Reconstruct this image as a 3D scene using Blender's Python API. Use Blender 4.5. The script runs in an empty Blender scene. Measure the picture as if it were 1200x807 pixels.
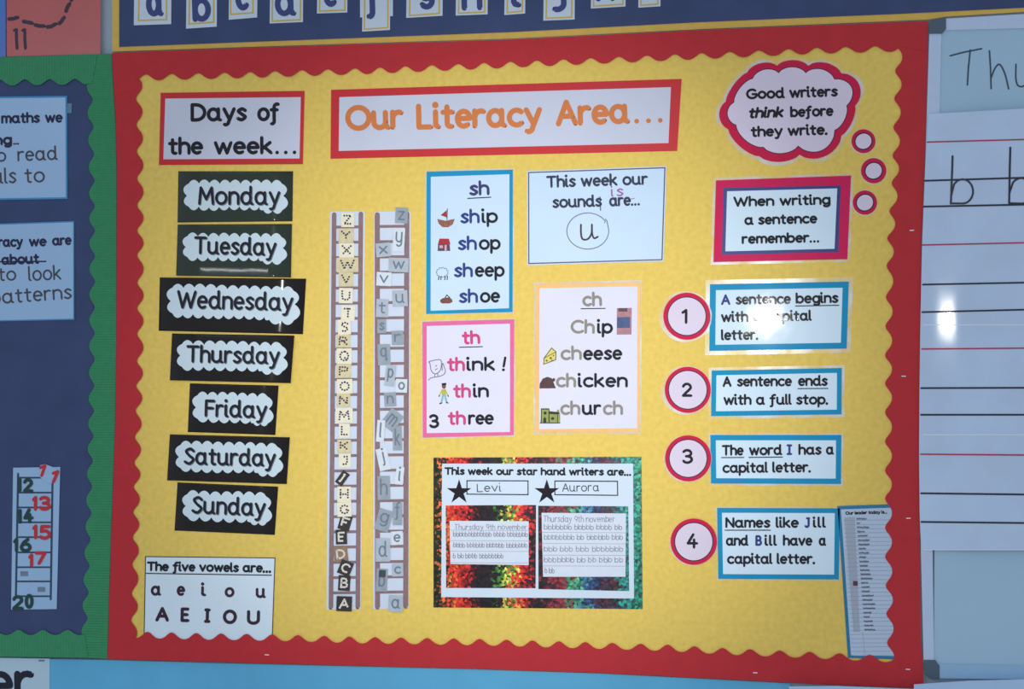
import bpy, math, random
from mathutils import Vector, Matrix
random.seed(7)
SC = bpy.context.scene
COL = SC.collection

# ------------------------------------------------------------------ camera
Z0 = 0.95                                    # height of the board's lower edge above the floor
CAM = Vector((1.466, -3.2035, 0.6775 + Z0))
YAW, PITCH, ROLL, F = 0.166, 0.0102, -0.0013, 1750.0


def cam_basis():
    cy, sy, cp, sp, cr, sr = math.cos(YAW), math.sin(YAW), math.cos(PITCH), math.sin(PITCH), math.cos(ROLL), math.sin(ROLL)
    Rz = Matrix(((cy, -sy, 0), (sy, cy, 0), (0, 0, 1)))
    Rx = Matrix(((1, 0, 0), (0, cp, -sp), (0, sp, cp)))
    Rr = Matrix(((cr, 0, sr), (0, 1, 0), (-sr, 0, cr)))
    return Rz @ Rx @ Rr


RB = cam_basis()
cam_data = bpy.data.cameras.new('camera')
cam = bpy.data.objects.new('camera', cam_data)
COL.objects.link(cam)
r_, f_, u_ = RB.col[0], RB.col[1], RB.col[2]
cam.matrix_world = Matrix(((r_[0], u_[0], -f_[0], CAM[0]), (r_[1], u_[1], -f_[1], CAM[1]), (r_[2], u_[2], -f_[2], CAM[2]), (0, 0, 0, 1)))
cam_data.sensor_width = 36.0
cam_data.lens = F / 1200 * 36
cam_data.clip_start = 0.05
SC.camera = cam

# ------------------------------------------------------------------ light
SC.view_settings.view_transform = 'Standard'
SC.view_settings.look = 'None'
SC.view_settings.gamma = 1
SC.view_settings.use_curve_mapping = False
SC.view_settings.exposure = 0.0
W = bpy.data.worlds.new('room_light')
SC.world = W
W.use_nodes = True
bg = W.node_tree.nodes['Background']
bg.inputs[0].default_value = (0.83, 0.93, 1.07, 1)
bg.inputs[1].default_value = 0.46
# the phone's flash beside the lens: a wide weak spill and the narrow bright beam of its reflector
FLASH = CAM + Vector((0.02, 0.0, 0.175))


def flash_light(name, kind, watts):
    l = bpy.data.lights.new(name, kind)
    l.energy = watts
    l.color = (1.0, 0.975, 0.93)
    l.shadow_soft_size = 0.02
    o = bpy.data.objects.new(name, l)
    COL.objects.link(o)
    o.location = FLASH
    return o


flash_light('flash_spill', 'POINT', 42)
beam = flash_light('flash_beam', 'SPOT', 225)
beam.data.spot_size = math.radians(31)
beam.data.spot_blend = 1.0
BEAM_AT = Vector((0.905, 0.0, 0.66 + Z0))
beam.rotation_euler = (BEAM_AT - FLASH).to_track_quat('-Z', 'Y').to_euler()


# added light, unseen behind the camera, for a sheen on the curled day cards
sheen_lamp = bpy.data.lights.new('added_sheen_light', 'AREA')
sheen_lamp.shape = 'RECTANGLE'
sheen_lamp.size, sheen_lamp.size_y = 2.6, 0.16
sheen_lamp.energy = 42
sheen_lamp.color = (0.93, 0.97, 1.0)
sheen_lamp_o = bpy.data.objects.new('added_sheen_light', sheen_lamp)
COL.objects.link(sheen_lamp_o)
sheen_lamp_o.location = (-0.9, -3.7, 3.0)


# ------------------------------------------------------------------ pixel of the photo -> point on the wall
def U(px, py, d=0.0):
    v = RB @ Vector(((px - 600) / F, 1.0, -(py - 403.5) / F))
    t = (-d - CAM[1]) / v[1]
    return CAM + v * t


# ------------------------------------------------------------------ materials
def lin(c):
    c = c / 255.0
    return c / 12.92 if c <= 0.04045 else ((c + 0.055) / 1.055) ** 2.4


MATS = {}


def M(name, rgb, rough=0.6, spec=0.3, coat=0.0, coat_rough=0.12, var=0.05, vscale=60, bump=0.0, bscale=40, wave=None, alpha=1.0, metal=0.0):
    if name in MATS:
        return MATS[name]
    m = bpy.data.materials.new(name)
    m.use_nodes = True
    nt = m.node_tree
    N, L = nt.nodes, nt.links
    b = N['Principled BSDF']
    base = (lin(rgb[0]), lin(rgb[1]), lin(rgb[2]), 1)
    b.inputs['Roughness'].default_value = rough
    b.inputs['Specular IOR Level'].default_value = spec
    b.inputs['Metallic'].default_value = metal
    b.inputs['Alpha'].default_value = alpha
    tc = N.new('ShaderNodeTexCoord')
    if var:
        nz = N.new('ShaderNodeTexNoise')
        nz.inputs['Scale'].default_value = vscale
        nz.inputs['Detail'].default_value = 5
        mr = N.new('ShaderNodeMapRange')
        mr.inputs[1].default_value = 0.3
        mr.inputs[2].default_value = 0.7
        mr.inputs[3].default_value = 1 - var
        mr.inputs[4].default_value = 1 + var
        mx = N.new('ShaderNodeMix')
        mx.data_type = 'RGBA'
        mx.blend_type = 'MULTIPLY'
        mx.inputs[0].default_value = 1
        mx.inputs[6].default_value = base
        L.new(tc.outputs['Object'], nz.inputs['Vector'])
        L.new(nz.outputs['Fac'], mr.inputs[0])
        L.new(mr.outputs[0], mx.inputs[7])
        L.new(mx.outputs[2], b.inputs['Base Color'])
    else:
        b.inputs['Base Color'].default_value = base
    if coat:
        b.inputs['Coat Weight'].default_value = coat
        b.inputs['Coat Roughness'].default_value = coat_rough
    if bump or wave:
        bp = N.new('ShaderNodeBump')
        if wave:
            ax, sc = wave
            wv = N.new('ShaderNodeTexWave')
            wv.wave_type = 'BANDS'
            wv.bands_direction = ax
            wv.inputs['Scale'].default_value = sc
            wv.inputs['Distortion'].default_value = 0.6
            L.new(tc.outputs['Object'], wv.inputs['Vector'])
            L.new(wv.outputs['Fac'], bp.inputs['Height'])
            bp.inputs['Strength'].default_value = 0.8
            bp.inputs['Distance'].default_value = 0.003
            L.new(bp.outputs[0], b.inputs['Normal'])
        else:
            n2 = N.new('ShaderNodeTexNoise')
            n2.inputs['Scale'].default_value = bscale
            n2.inputs['Detail'].default_value = 2
            L.new(tc.outputs['Object'], n2.inputs['Vector'])
            L.new(n2.outputs['Fac'], bp.inputs['Height'])
            bp.inputs['Strength'].default_value = 1.0
            bp.inputs['Distance'].default_value = bump
            if coat:
                L.new(bp.outputs[0], b.inputs['Coat Normal'])
            L.new(bp.outputs[0], b.inputs['Normal'])
    MATS[name] = m
    return m


def foil_material(name, stops, width):
    m = bpy.data.materials.new(name)
    m.use_nodes = True
    nt = m.node_tree
    N, L = nt.nodes, nt.links
    b = N['Principled BSDF']
    tc = N.new('ShaderNodeTexCoord')
    sep = N.new('ShaderNodeSeparateXYZ')
    L.new(tc.outputs['Object'], sep.inputs[0])
    vo = N.new('ShaderNodeTexVoronoi')
    vo.inputs['Scale'].default_value = 190
    L.new(tc.outputs['Object'], vo.inputs['Vector'])
    sc = N.new('ShaderNodeSeparateColor')
    L.new(vo.outputs['Color'], sc.inputs[0])
    nz = N.new('ShaderNodeTexNoise')
    nz.inputs['Scale'].default_value = 14
    nz.inputs['Detail'].default_value = 3
    L.new(tc.outputs['Object'], nz.inputs['Vector'])
    a1 = N.new('ShaderNodeMath'); a1.operation = 'MULTIPLY_ADD'      # x / width + 0.5
    a1.inputs[1].default_value = 1 / width
    a1.inputs[2].default_value = 0.5 - 0.05 - 0.04
    L.new(sep.outputs[0], a1.inputs[0])
    a2 = N.new('ShaderNodeMath'); a2.operation = 'MULTIPLY_ADD'
    a2.inputs[1].default_value = 0.10
    L.new(sc.outputs[0], a2.inputs[0]); L.new(a1.outputs[0], a2.inputs[2])
    a3 = N.new('ShaderNodeMath'); a3.operation = 'MULTIPLY_ADD'
    a3.inputs[1].default_value = 0.08
    L.new(nz.outputs['Fac'], a3.inputs[0]); L.new(a2.outputs[0], a3.inputs[2])
    cr = N.new('ShaderNodeValToRGB')
    el = cr.color_ramp.elements
    el[0].position = stops[0][0]; el[0].color = (*[lin(c) for c in stops[0][1]], 1)
    el[1].position = stops[-1][0]; el[1].color = (*[lin(c) for c in stops[-1][1]], 1)
    for p, c in stops[1:-1]:
        e = el.new(p); e.color = (*[lin(v) for v in c], 1)
    L.new(a3.outputs[0], cr.inputs[0])
    mr = N.new('ShaderNodeMapRange')                                  # sparkle painted into the colour, random brightness per flake
    mr.inputs[3].default_value = 0.25; mr.inputs[4].default_value = 1.7
    L.new(sc.outputs[1], mr.inputs[0])
    mx = N.new('ShaderNodeMix'); mx.data_type = 'RGBA'; mx.blend_type = 'MULTIPLY'; mx.inputs[0].default_value = 1
    L.new(cr.outputs[0], mx.inputs[6]); L.new(mr.outputs[0], mx.inputs[7])
    L.new(mx.outputs[2], b.inputs['Base Color'])
    b.inputs['Metallic'].default_value = 0.25
    b.inputs['Roughness'].default_value = 0.35
    bp = N.new('ShaderNodeBump'); bp.inputs['Strength'].default_value = 0.5; bp.inputs['Distance'].default_value = 0.002
    L.new(sc.outputs[2], bp.inputs['Height']); L.new(bp.outputs[0], b.inputs['Normal'])
    return m


def film_material():
    m = bpy.data.materials.new('clear_laminate_film')
    m.use_nodes = True
    nt = m.node_tree
    N, L = nt.nodes, nt.links
    b = N['Principled BSDF']
    b.inputs['Base Color'].default_value = (0.88, 0.88, 0.84, 1)
    b.inputs['Roughness'].default_value = 0.15
    tc = N.new('ShaderNodeTexCoord')
    nz = N.new('ShaderNodeTexNoise'); nz.inputs['Scale'].default_value = 15; nz.inputs['Detail'].default_value = 3
    L.new(tc.outputs['Object'], nz.inputs['Vector'])
    mr = N.new('ShaderNodeMapRange')
    mr.inputs[1].default_value = 0.42; mr.inputs[2].default_value = 0.68; mr.inputs[3].default_value = 0.10; mr.inputs[4].default_value = 0.7  # whitish base and patchy alpha paint in the glints of the rims
    L.new(nz.outputs['Fac'], mr.inputs[0])
    L.new(mr.outputs[0], b.inputs['Alpha'])
    return m


BLACK = M('black_ink', (38, 38, 46), 0.6, 0.1, coat=0.22, coat_rough=0.05, var=0)
FILM = film_material()
YELLOW = M('yellow_backing_paper', (235, 204, 104), 0.75, 0.15, var=0.07, vscale=90)
RED = M('red_border_paper', (192, 50, 58), 0.65, 0.2, var=0.04, vscale=30)
GREEN_X = M('green_corrugated_across', (68, 154, 108), 0.6, 0.2, wave=('X', 52))
GREEN_Z = M('green_corrugated_down', (66, 154, 106), 0.6, 0.2, wave=('Z', 52))
NAVY = M('navy_backing_paper', (62, 76, 116), 0.6, 0.25, var=0.08, vscale=12)


# ------------------------------------------------------------------ mesh building in photo pixels on the wall
class MB:
    def __init__(s):
        s.v, s.f = [], []

    def pt(s, p, d):
        s.v.append(U(p[0], p[1], d(p[0], p[1]) if callable(d) else d))
        return len(s.v) - 1

    def flat(s, pts, d):
        s.f.append([s.pt(p, d) for p in pts])
        return s

    def slab(s, pts, d0, d1):
        n = len(pts)
        a = [s.pt(p, d0) for p in pts]
        b = [s.pt(p, d1) for p in pts]
        s.f.append(b)
        s.f.append(a[::-1])
        for i in range(n):
            j = (i + 1) % n
            s.f.append([a[i], a[j], b[j], b[i]])
        return s

    def ring(s, out, inn, d0, d1=None):
        """a frame between two outlines with the same number of points; flat when d1 is None"""
        n = len(out)
        if d1 is None:
            o = [s.pt(p, d0) for p in out]
            q = [s.pt(p, d0) for p in inn]
            for i in range(n):
                j = (i + 1) % n
                s.f.append([o[i], o[j], q[j], q[i]])
            return s
        o0 = [s.pt(p, d0) for p in out]; o1 = [s.pt(p, d1) for p in out]
        q0 = [s.pt(p, d0) for p in inn]; q1 = [s.pt(p, d1) for p in inn]
        for i in range(n):
            j = (i + 1) % n
            s.f += [[o1[i], o1[j], q1[j], q1[i]], [o0[j], o0[i], q0[i], q0[j]], [o0[i], o0[j], o1[j], o1[i]], [q0[j], q0[i], q1[i], q1[j]]]
        return s

    def stroke(s, pts, w, d, closed=False):
        P = [pts[0]]
        for p in pts[1:]:
            if math.hypot(p[0] - P[-1][0], p[1] - P[-1][1]) > 0.02:
                P.append(p)
        if closed and len(P) > 2 and math.hypot(P[0][0] - P[-1][0], P[0][1] - P[-1][1]) < 0.05:
            P.pop()
        n = len(P)
        h = w / 2
        if not closed:
            for i in range(1, n - 1):                      # a sharp corner: two strokes of the pen
                a1 = math.atan2(P[i][1] - P[i - 1][1], P[i][0] - P[i - 1][0])
                a2 = math.atan2(P[i + 1][1] - P[i][1], P[i + 1][0] - P[i][0])
                if abs((a2 - a1 + math.pi) % (2 * math.pi) - math.pi) > 0.85:
                    d2 = (lambda a_, b_: d(a_, b_) + 2.3e-5) if callable(d) else d + 2.3e-5
                    s.stroke(P[:i + 1], w, d)
                    return s.stroke(P[i:], w, d2)
        if n == 1:
            return s.disc(P[0], h, h, d)
        lf, rt = [], []
        for i in range(n):
            if closed:
                a, b = P[i - 1], P[(i + 1) % n]
            else:
                a, b = P[max(i - 1, 0)], P[min(i + 1, n - 1)]
            p = P[i]

            def nd(u, v):
                dx, dy = v[0] - u[0], v[1] - u[1]
                l = math.hypot(dx, dy) or 1
                return dx / l, dy / l
            if a is p: t1 = t2 = nd(p, b)
            elif b is p: t1 = t2 = nd(a, p)
            else: t1, t2 = nd(a, p), nd(p, b)
            tx, ty = t1[0] + t2[0], t1[1] + t2[1]
            l = math.hypot(tx, ty)
            if l < 0.3: tx, ty = t2; k = 1.0
            else:
                tx, ty = tx / l, ty / l
                k = min(1.0 / max(l / 2, 0.3), 1.6)
            nx, ny = ty * h * k, -tx * h * k
            di = (lambda a_, b_, i=i: d(a_, b_) + i * 6e-6) if callable(d) else d + i * 6e-6      # ink laid over ink
            lf.append(s.pt((p[0] + nx, p[1] + ny), di))
            rt.append(s.pt((p[0] - nx, p[1] - ny), di))
        for i in range(n if closed else n - 1):
            j = (i + 1) % n
            s.f.append([lf[i], lf[j], rt[j], rt[i]])
        if not closed:
            for e, o, L_, R_ in ((0, 1, lf[0], rt[0]), (n - 1, n - 2, rt[-1], lf[-1])):
                dx, dy = P[e][0] - P[o][0], P[e][1] - P[o][1]
                th = math.atan2(dy, dx)
                mid = [s.pt((P[e][0] + h * math.cos(th + a), P[e][1] + h * math.sin(th + a)), d) for a in (-1.05, -0.5, 0, 0.5, 1.05)]
                s.f.append([L_] + (mid if e == 0 else mid) + [R_] if e else [rt[0]] + mid + [lf[0]])
        return s

    def disc(s, c, rx, ry, d, n=20, rot=0):
        return s.flat(ell(c[0], c[1], rx, ry, n, rot), d)

    def build(s, name, mat, root=None, label=None):
        me = bpy.data.meshes.new(name)
        o = bpy.data.objects.new(name, me)
        COL.objects.link(o)
        # a sub-part's vertices sit in its part's frame, which shares the thing's origin
        org = Vector((root.parent or root).location) if root else sum(s.v, Vector()) / len(s.v)
        me.from_pydata([v - org for v in s.v], [], s.f)
        me.update()
        me.materials.append(mat)
        if root:
            o.parent = root
        else:
            o.location = org
        if label:
            o['label'] = label
        return o


def ell(cx, cy, rx, ry, n=32, rot=0):
    c, s = math.cos(rot), math.sin(rot)
    out = []
    for i in range(n):
        a = 2 * math.pi * i / n
        x, y = rx * math.cos(a), ry * math.sin(a)
        out.append((cx + x * c - y * s, cy + x * s + y * c))
    return out


def rect(cx, cy, w, h, rot=0):
    c, s = math.cos(math.radians(rot)), math.sin(math.radians(rot))
    return [(cx + x * c - y * s, cy + x * s + y * c) for x, y in ((-w / 2, -h / 2), (w / 2, -h / 2), (w / 2, h / 2), (-w / 2, h / 2))]


def offset(pts, k):
    """move every point outwards by k pixels from the outline's middle (mitred for quads)"""
    n = len(pts)
    out = []
    for i in range(n):
        a, p, b = pts[i - 1], pts[i], pts[(i + 1) % n]
        d1 = (p[0] - a[0], p[1] - a[1]); d2 = (b[0] - p[0], b[1] - p[1])
        l1 = math.hypot(*d1) or 1; l2 = math.hypot(*d2) or 1
        n1 = (d1[1] / l1, -d1[0] / l1); n2 = (d2[1] / l2, -d2[0] / l2)
        mx, my = n1[0] + n2[0], n1[1] + n2[1]
        q = (mx * mx + my * my) / 2 or 1
        out.append((p[0] + k * mx / q, p[1] + k * my / q))
    return out


def thing(name, label, cat, px, d=0.0, group=None):
    o = bpy.data.objects.new(name, None)
    COL.objects.link(o)
    o.location = U(px[0], px[1], d)
    o.empty_display_size = 0.05
    o['label'] = label
    o['category'] = cat
    if group:
        o['group'] = group
    return o


def tag(o, label, cat, group=None):
    o['label'] = label
    o['category'] = cat
    if group:
        o['group'] = group
    return o


def struct(o):
    o['kind'] = 'structure'
    return o


def mid(q):
    return (sum(p[0] for p in q) / len(q), sum(p[1] for p in q) / len(q))


# ------------------------------------------------------------------ a rounded stroke alphabet
def A(cx, cy, rx, ry, a0, a1):
    n = max(3, int(abs(a1 - a0) / 18))
    return [(cx + rx * math.cos(math.radians(a0 + (a1 - a0) * i / n)), cy + ry * math.sin(math.radians(a0 + (a1 - a0) * i / n))) for i in range(n + 1)]


def O(cx, cy, rx, ry):
    return A(cx, cy, rx, ry, 90, 450)[:-1] + ['closed']


def S(pts, n=5):
    P = [pts[0]] + list(pts) + [pts[-1]]
    out = []
    for i in range(1, len(P) - 2):
        for k in range(n):
            t = k / n
            out.append(tuple(0.5 * (2 * P[i][c] + (P[i + 1][c] - P[i - 1][c]) * t + (2 * P[i - 1][c] - 5 * P[i][c] + 4 * P[i + 1][c] - P[i + 2][c]) * t * t + (3 * P[i][c] - P[i - 1][c] - 3 * P[i + 1][c] + P[i + 2][c]) * t ** 3) for c in (0, 1)))
    return out + [pts[-1]]


def flick(x):
    return [(x, 0.09), (x + 0.02, 0.025), (x + 0.08, 0.0)]


G = {
    'a': [O(.2, .25, .2, .25), [(.4, .5)] + flick(.4)],
    'b': [[(0, .74), (0, 0)], O(.21, .25, .21, .25)],
    'c': [A(.22, .25, .22, .25, 50, 312)],
    'd': [O(.2, .25, .2, .25), [(.4, .74)] + flick(.4)],
    'e': [[(.02, .26), (.4, .26)] + A(.21, .25, .19, .25, 12, 308)],
    'f': [A(.3, .58, .14, .15, 70, 180) + [(.16, -.06)] + A(.05, -.08, .11, .12, 0, -95), [(.03, .46), (.3, .46)]],
    'F2': [A(.3, .58, .14, .15, 70, 180) + [(.16, 0)], [(.03, .46), (.3, .46)]],
    'g': [O(.2, .25, .2, .25), [(.4, .5), (.4, -.05)] + A(.21, -.05, .19, .17, 0, -140)],
    'h': [[(0, .74), (0, 0)], [(0, .25)] + A(.19, .3, .19, .2, 170, 0) + [(.38, 0)]],
    'i': [[(0, .5)] + flick(0), [(0, .73)]],
    'j': [[(.18, .5), (.18, -.06)] + A(.03, -.06, .15, .16, 0, -110), [(.18, .7)]],
    'k': [[(0, .74), (0, 0)], [(.32, .5), (.02, .2)], [(.1, .28), (.36, 0)]],
    'l': [[(0, .74)] + flick(0)],
    'm': [[(0, .5), (0, 0)], [(0, .26)] + A(.15, .33, .15, .17, 170, 0) + [(.3, 0)], [(.3, .26)] + A(.45, .33, .15, .17, 170, 0) + [(.6, 0)]],
    'n': [[(0, .5), (0, 0)], [(0, .25)] + A(.19, .3, .19, .2, 170, 0) + [(.38, 0)]],
    'o': [O(.22, .25, .22, .25)],
    'p': [[(0, .5), (0, -.24)], O(.21, .25, .21, .25)],
    'q': [O(.2, .25, .2, .25), [(.4, .5), (.4, -.24), (.48, -.16)]],
    'r': [[(0, .5), (0, 0)], [(0, .25)] + A(.19, .27, .19, .23, 170, 65)],
    's': [S([(.3, .43), (.17, .5), (.03, .4), (.15, .27), (.3, .13), (.16, 0), (0, .06)])],
    't': [[(.12, .66), (.12, .1)] + A(.22, .1, .1, .1, 180, 290), [(0, .48), (.28, .48)]],
    'u': [[(0, .5), (0, .18)] + A(.19, .19, .19, .19, 180, 350), [(.38, .5)] + flick(.38)],
    'v': [[(0, .5), (.2, 0), (.4, .5)]],
    'w': [[(0, .5), (.15, 0), (.3, .46), (.45, 0), (.6, .5)]],
    'x': [[(0, .5), (.36, 0)], [(.36, .5), (0, 0)]],
    'y': [[(0, .5), (.21, .03)], [(.4, .5), (.18, -.1)] + A(.06, -.06, .13, .17, -35, -110)],
    'Y2': [[(0, .5), (0, .2)] + A(.19, .2, .19, .2, 180, 350), [(.38, .5), (.38, -.06)] + A(.2, -.06, .18, .17, 0, -140)],
    'z': [[(0, .5), (.34, .5), (0, 0), (.36, 0)]],
    'A': [[(0, 0), (.26, .7), (.52, 0)], [(.09, .24), (.43, .24)]],
    'B': [[(0, 0), (0, .7), (.2, .7)] + A(.2, .53, .17, .17, 90, -90) + [(0, .36)], [(.2, .36)] + A(.22, .18, .2, .18, 90, -90) + [(0, 0)]],
    'C': [A(.32, .35, .32, .35, 48, 312)],
    'D': [[(0, 0), (0, .7), (.14, .7)] + A(.16, .35, .34, .35, 90, -90) + [(0, 0)]],
    'E': [[(.36, .7), (0, .7), (0, 0), (.38, 0)], [(0, .36), (.32, .36)]],
    'F': [[(.36, .7), (0, .7), (0, 0)], [(0, .36), (.31, .36)]],
    'G': [A(.33, .35, .33, .35, 50, 330) + [(.62, .32), (.36, .32)]],
    'H': [[(0, .7), (0, 0)], [(.44, .7), (.44, 0)], [(0, .36), (.44, .36)]],
    'I': [[(.12, .7), (.12, 0)], [(0, .7), (.24, .7)], [(0, 0), (.24, 0)]],
    'J': [[(.26, .7), (.26, .16)] + A(.1, .16, .16, .16, 0, -140), [(.12, .7), (.3, .7)]],
    'K': [[(0, .7), (0, 0)], [(.38, .7), (.02, .32)], [(.12, .42), (.42, 0)]],
    'L': [[(0, .7), (0, 0), (.36, 0)]],
    'M': [[(0, 0), (.06, .7), (.3, .2), (.54, .7), (.6, 0)]],
    'N': [[(0, 0), (0, .7), (.46, 0), (.46, .7)]],
    'O': [O(.34, .35, .34, .35)],
    'P': [[(0, 0), (0, .7), (.18, .7)] + A(.2, .52, .19, .18, 90, -90) + [(0, .34)]],
    'Q': [O(.34, .35, .34, .35), [(.4, .2), (.66, -.06)]],
    'R': [[(0, 0), (0, .7), (.18, .7)] + A(.2, .52, .19, .18, 90, -90) + [(0, .34)], [(.18, .34), (.42, 0)]],
    'S': [S([(.4, .6), (.24, .7), (.05, .58), (.2, .38), (.4, .2), (.22, 0), (0, .08)])],
    'T': [[(.25, .7), (.25, 0)], [(0, .7), (.5, .7)]],
    'U': [[(0, .7), (0, .22)] + A(.22, .22, .22, .22, 180, 360) + [(.44, .7)]],
    'V': [[(0, .7), (.24, 0), (.48, .7)]],
    'W': [[(0, .7), (.2, 0), (.39, .62), (.58, 0), (.78, .7)]],
    'X': [[(0, .7), (.44, 0)], [(.44, .7), (0, 0)]],
    'Y': [[(0, .7), (.23, .36), (.46, .7)], [(.23, .36), (.23, 0)]],
    'Z': [[(0, .7), (.42, .7), (0, 0), (.44, 0)]],
    '0': [O(.22, .35, .22, .35)],
    '1': [[(0, .57), (.16, .7), (.16, 0)]],
    '2': [A(.2, .5, .2, .2, 165, -20) + [(0, 0), (.42, 0)]],
    '3': [A(.18, .53, .18, .17, 150, -80) + [(.14, .36)], [(.14, .36)] + A(.19, .18, .2, .18, 90, -150)],
    '4': [[(.26, .7), (0, .22), (.44, .22)], [(.3, .42), (.3, 0)]],
    '5': [[(.36, .7), (.06, .7), (.04, .4)] + A(.17, .22, .21, .22, 115, -140)],
    '6': [S([(.3, .7), (.1, .5), (.01, .24)]), O(.2, .21, .2, .21)],
    '7': [[(0, .7), (.38, .7), (.12, 0)]],
    '8': [O(.19, .53, .16, .17), O(.19, .18, .19, .18)],
    '9': [O(.2, .48, .2, .22), [(.4, .48), (.3, 0)]],
    '.': [[(0, 0)]],
    '!': [[(.05, .72), (.0, .2)], [(0, 0)]],
    '_': [[(0, 0), (.3, 0)]],
}


def layout(txt, gap=0.15, sp=0.30):
    """strokes of a whole line in glyph units; ~ before a letter takes its other form"""
    out, x = [], 0.0
    i = 0
    while i < len(txt):
        c = txt[i]
        if c == ' ':
            x += sp
            i += 1
            continue
        if c == '~':
            i += 1
            c = {'f': 'F2', 'y': 'Y2'}[txt[i]]
        g = G[c]
        xs = [p[0] for s in g for p in s if p != 'closed']
        for s in g:
            cl = s[-1] == 'closed'
            out.append(([(p[0] - min(xs) + x, p[1]) for p in s if p != 'closed'], cl, len(s) == 1))
        x += max(xs) - min(xs) + (gap if c != '.' else max(gap, .24))
        i += 1
    return out


def put_text(mb, txt, p0, p1, cap, w, d, slant=0.0, jitter=0.0, dots=0.0, gap=0.15, dot_k=1.25):
    """a line of writing: p0, p1 = where its baseline starts and ends (ink), cap = height of its capitals, w = stroke width"""
    st = layout(txt, gap)
    xs = [p[0] for s, _, _ in st for p in s]
    g0, g1 = min(xs), max(xs)
    ln = math.hypot(p1[0] - p0[0], p1[1] - p0[1])
    ux, uy = (p1[0] - p0[0]) / ln, (p1[1] - p0[1]) / ln
    sx = (ln - w) / max(g1 - g0, 1e-6) if g1 - g0 > 0.02 else 0
    sy = (cap - w) / 0.7
    for k, (s, cl, dot) in enumerate(st):
        dd = (lambda q, r, k=k: d(q, r) + (k % 5) * 3.1e-5) if callable(d) else d + (k % 5) * 3.1e-5
        q = []
        jx, jy = (random.uniform(-jitter, jitter), random.uniform(-jitter, jitter)) if jitter else (0, 0)
        for (x, y) in s:
            X = w / 2 + (x - g0) * sx + slant * y * sy + jx
            Y = y * sy + w / 2 + jy
            q.append((p0[0] + ux * X + uy * Y, p0[1] + uy * X - ux * Y))
        if dot:
            mb.disc(q[0], w * dot_k / 2, w * dot_k / 2, dd, 12)
        elif dots:
            if cl:
                q.append(q[0])
            acc = 0.0
            for a, b in zip(q, q[1:]):
                l = math.hypot(b[0] - a[0], b[1] - a[1])
                while acc <= l:
                    t = acc / l if l else 0
                    mb.disc((a[0] + (b[0] - a[0]) * t, a[1] + (b[1] - a[1]) * t), w / 2, w / 2, dd, 8)
                    acc += dots
                acc -= l
        else:
            mb.stroke(q, w, dd, cl)
    return mb


def text(root, txt, p0, p1, cap, w, d, mat=None, label=None, **k):
    return put_text(MB(), txt, p0, p1, cap, w, d, **k).build('lettering', mat or BLACK, root, label)


# ------------------------------------------------------------------ scalloped edges
def along(poly, t, axis):
    for a, b in zip(poly, poly[1:]):
        if (a[axis] <= t <= b[axis]):
            k = (t - a[axis]) / (b[axis] - a[axis])
            return a[1 - axis] + (b[1 - axis] - a[1 - axis]) * k
    return poly[0][1 - axis] if t < poly[0][axis] else poly[-1][1 - axis]


def scallop(mean, peaks, amp, axis, start, end, n=10):
    """points along a wavy edge: axis 0 = runs in x, 1 = runs in y; peaks = where it swings most to minus, amp signed"""
    out = []
    ext = [2 * peaks[0] - peaks[1]] + list(peaks) + [2 * peaks[-1] - peaks[-2]]
    for a, b in zip(ext, ext[1:]):
        for i in range(n):
            t = a + (b - a) * i / n
            if start <= t <= end:
                ph = 2 * math.pi * i / n
                v = along(mean, t, axis) - amp * (math.cos(ph) + 0.12 * math.cos(2 * ph) - 0.06)
                out.append((t, v) if axis == 0 else (v, t))
    return out


# ================================================================== THE SETTING
o = MB()
o.slab([(-1500, -700), (2300, -900), (2300, 1700), (-1500, 1500)], -0.06, -0.014)
struct(o.build('wall_back', M('wall_paint', (168, 186, 204), 0.7, 0.2, var=0.03, vscale=8)))

# ------------------------------------------------------------------ main display board
OT = [(131, 62), (280, 56.5), (480, 50), (600, 46.3), (820, 35.3), (1088, 24.5)]
OL = [(131, 62), (136, 150), (137, 200), (136.5, 400), (135, 500), (130, 640), (126, 772)]
OB = [(126, 772), (270, 776), (400, 779.3), (550, 783), (700, 788), (840, 795), (980, 802.5), (1083, 806.5)]
OR = [(1088, 24.5), (1085, 150), (1080.5, 270), (1077.5, 450), (1077.5, 600), (1079, 740), (1083, 806.5)]
IT = [(150, 91.5), (293, 88), (430, 83.5), (605, 75.8), (800, 67), (855, 64.5), (957, 59.7), (1060, 57)]
IL = [(163, 85), (163.3, 120), (164.5, 200), (164.8, 331), (164.5, 420), (162.8, 481), (162, 511), (160, 600), (157, 755)]
IB = [(150, 743.5), (230, 745.5), (320, 747), (425, 750), (562, 752.3), (670, 755.5), (782, 759), (847, 763), (914, 766), (966, 768.3), (1060, 773)]
IR = [(1054, 50), (1053.3, 83), (1051.3, 149), (1049.3, 214), (1044, 279), (1042.5, 348), (1041.5, 416), (1041.5, 651), (1042.5, 700), (1044.5, 780)]
PT = [171, 201, 232, 263, 293, 322, 354, 384, 416, 445, 475, 506, 537, 567, 598, 629, 660, 692, 725, 758, 791, 822, 855, 889, 924, 957, 991, 1025.5]
PL = [115.6, 146, 177.4, 209, 240.5, 270, 299, 331, 361, 391, 422.8, 452, 481, 512, 542, 570, 600, 629, 661, 695, 726]
PB = [172.8, 201, 230, 259, 289, 319, 349, 380, 409.5, 439.5, 470, 500.5, 531.8, 562, 593.8, 624, 655, 686, 717.5, 751, 782.5, 814, 847, 879, 914, 949, 984, 1019.6]
PR = [83, 115, 149, 182, 214, 247, 279, 311, 348, 382, 416, 449, 483, 517, 551, 584, 618, 652, 686, 719, 753]
board = thing('display_board', 'red bordered yellow literacy display board with wavy scalloped edging', 'display board', (604, 420), 0.0)
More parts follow.
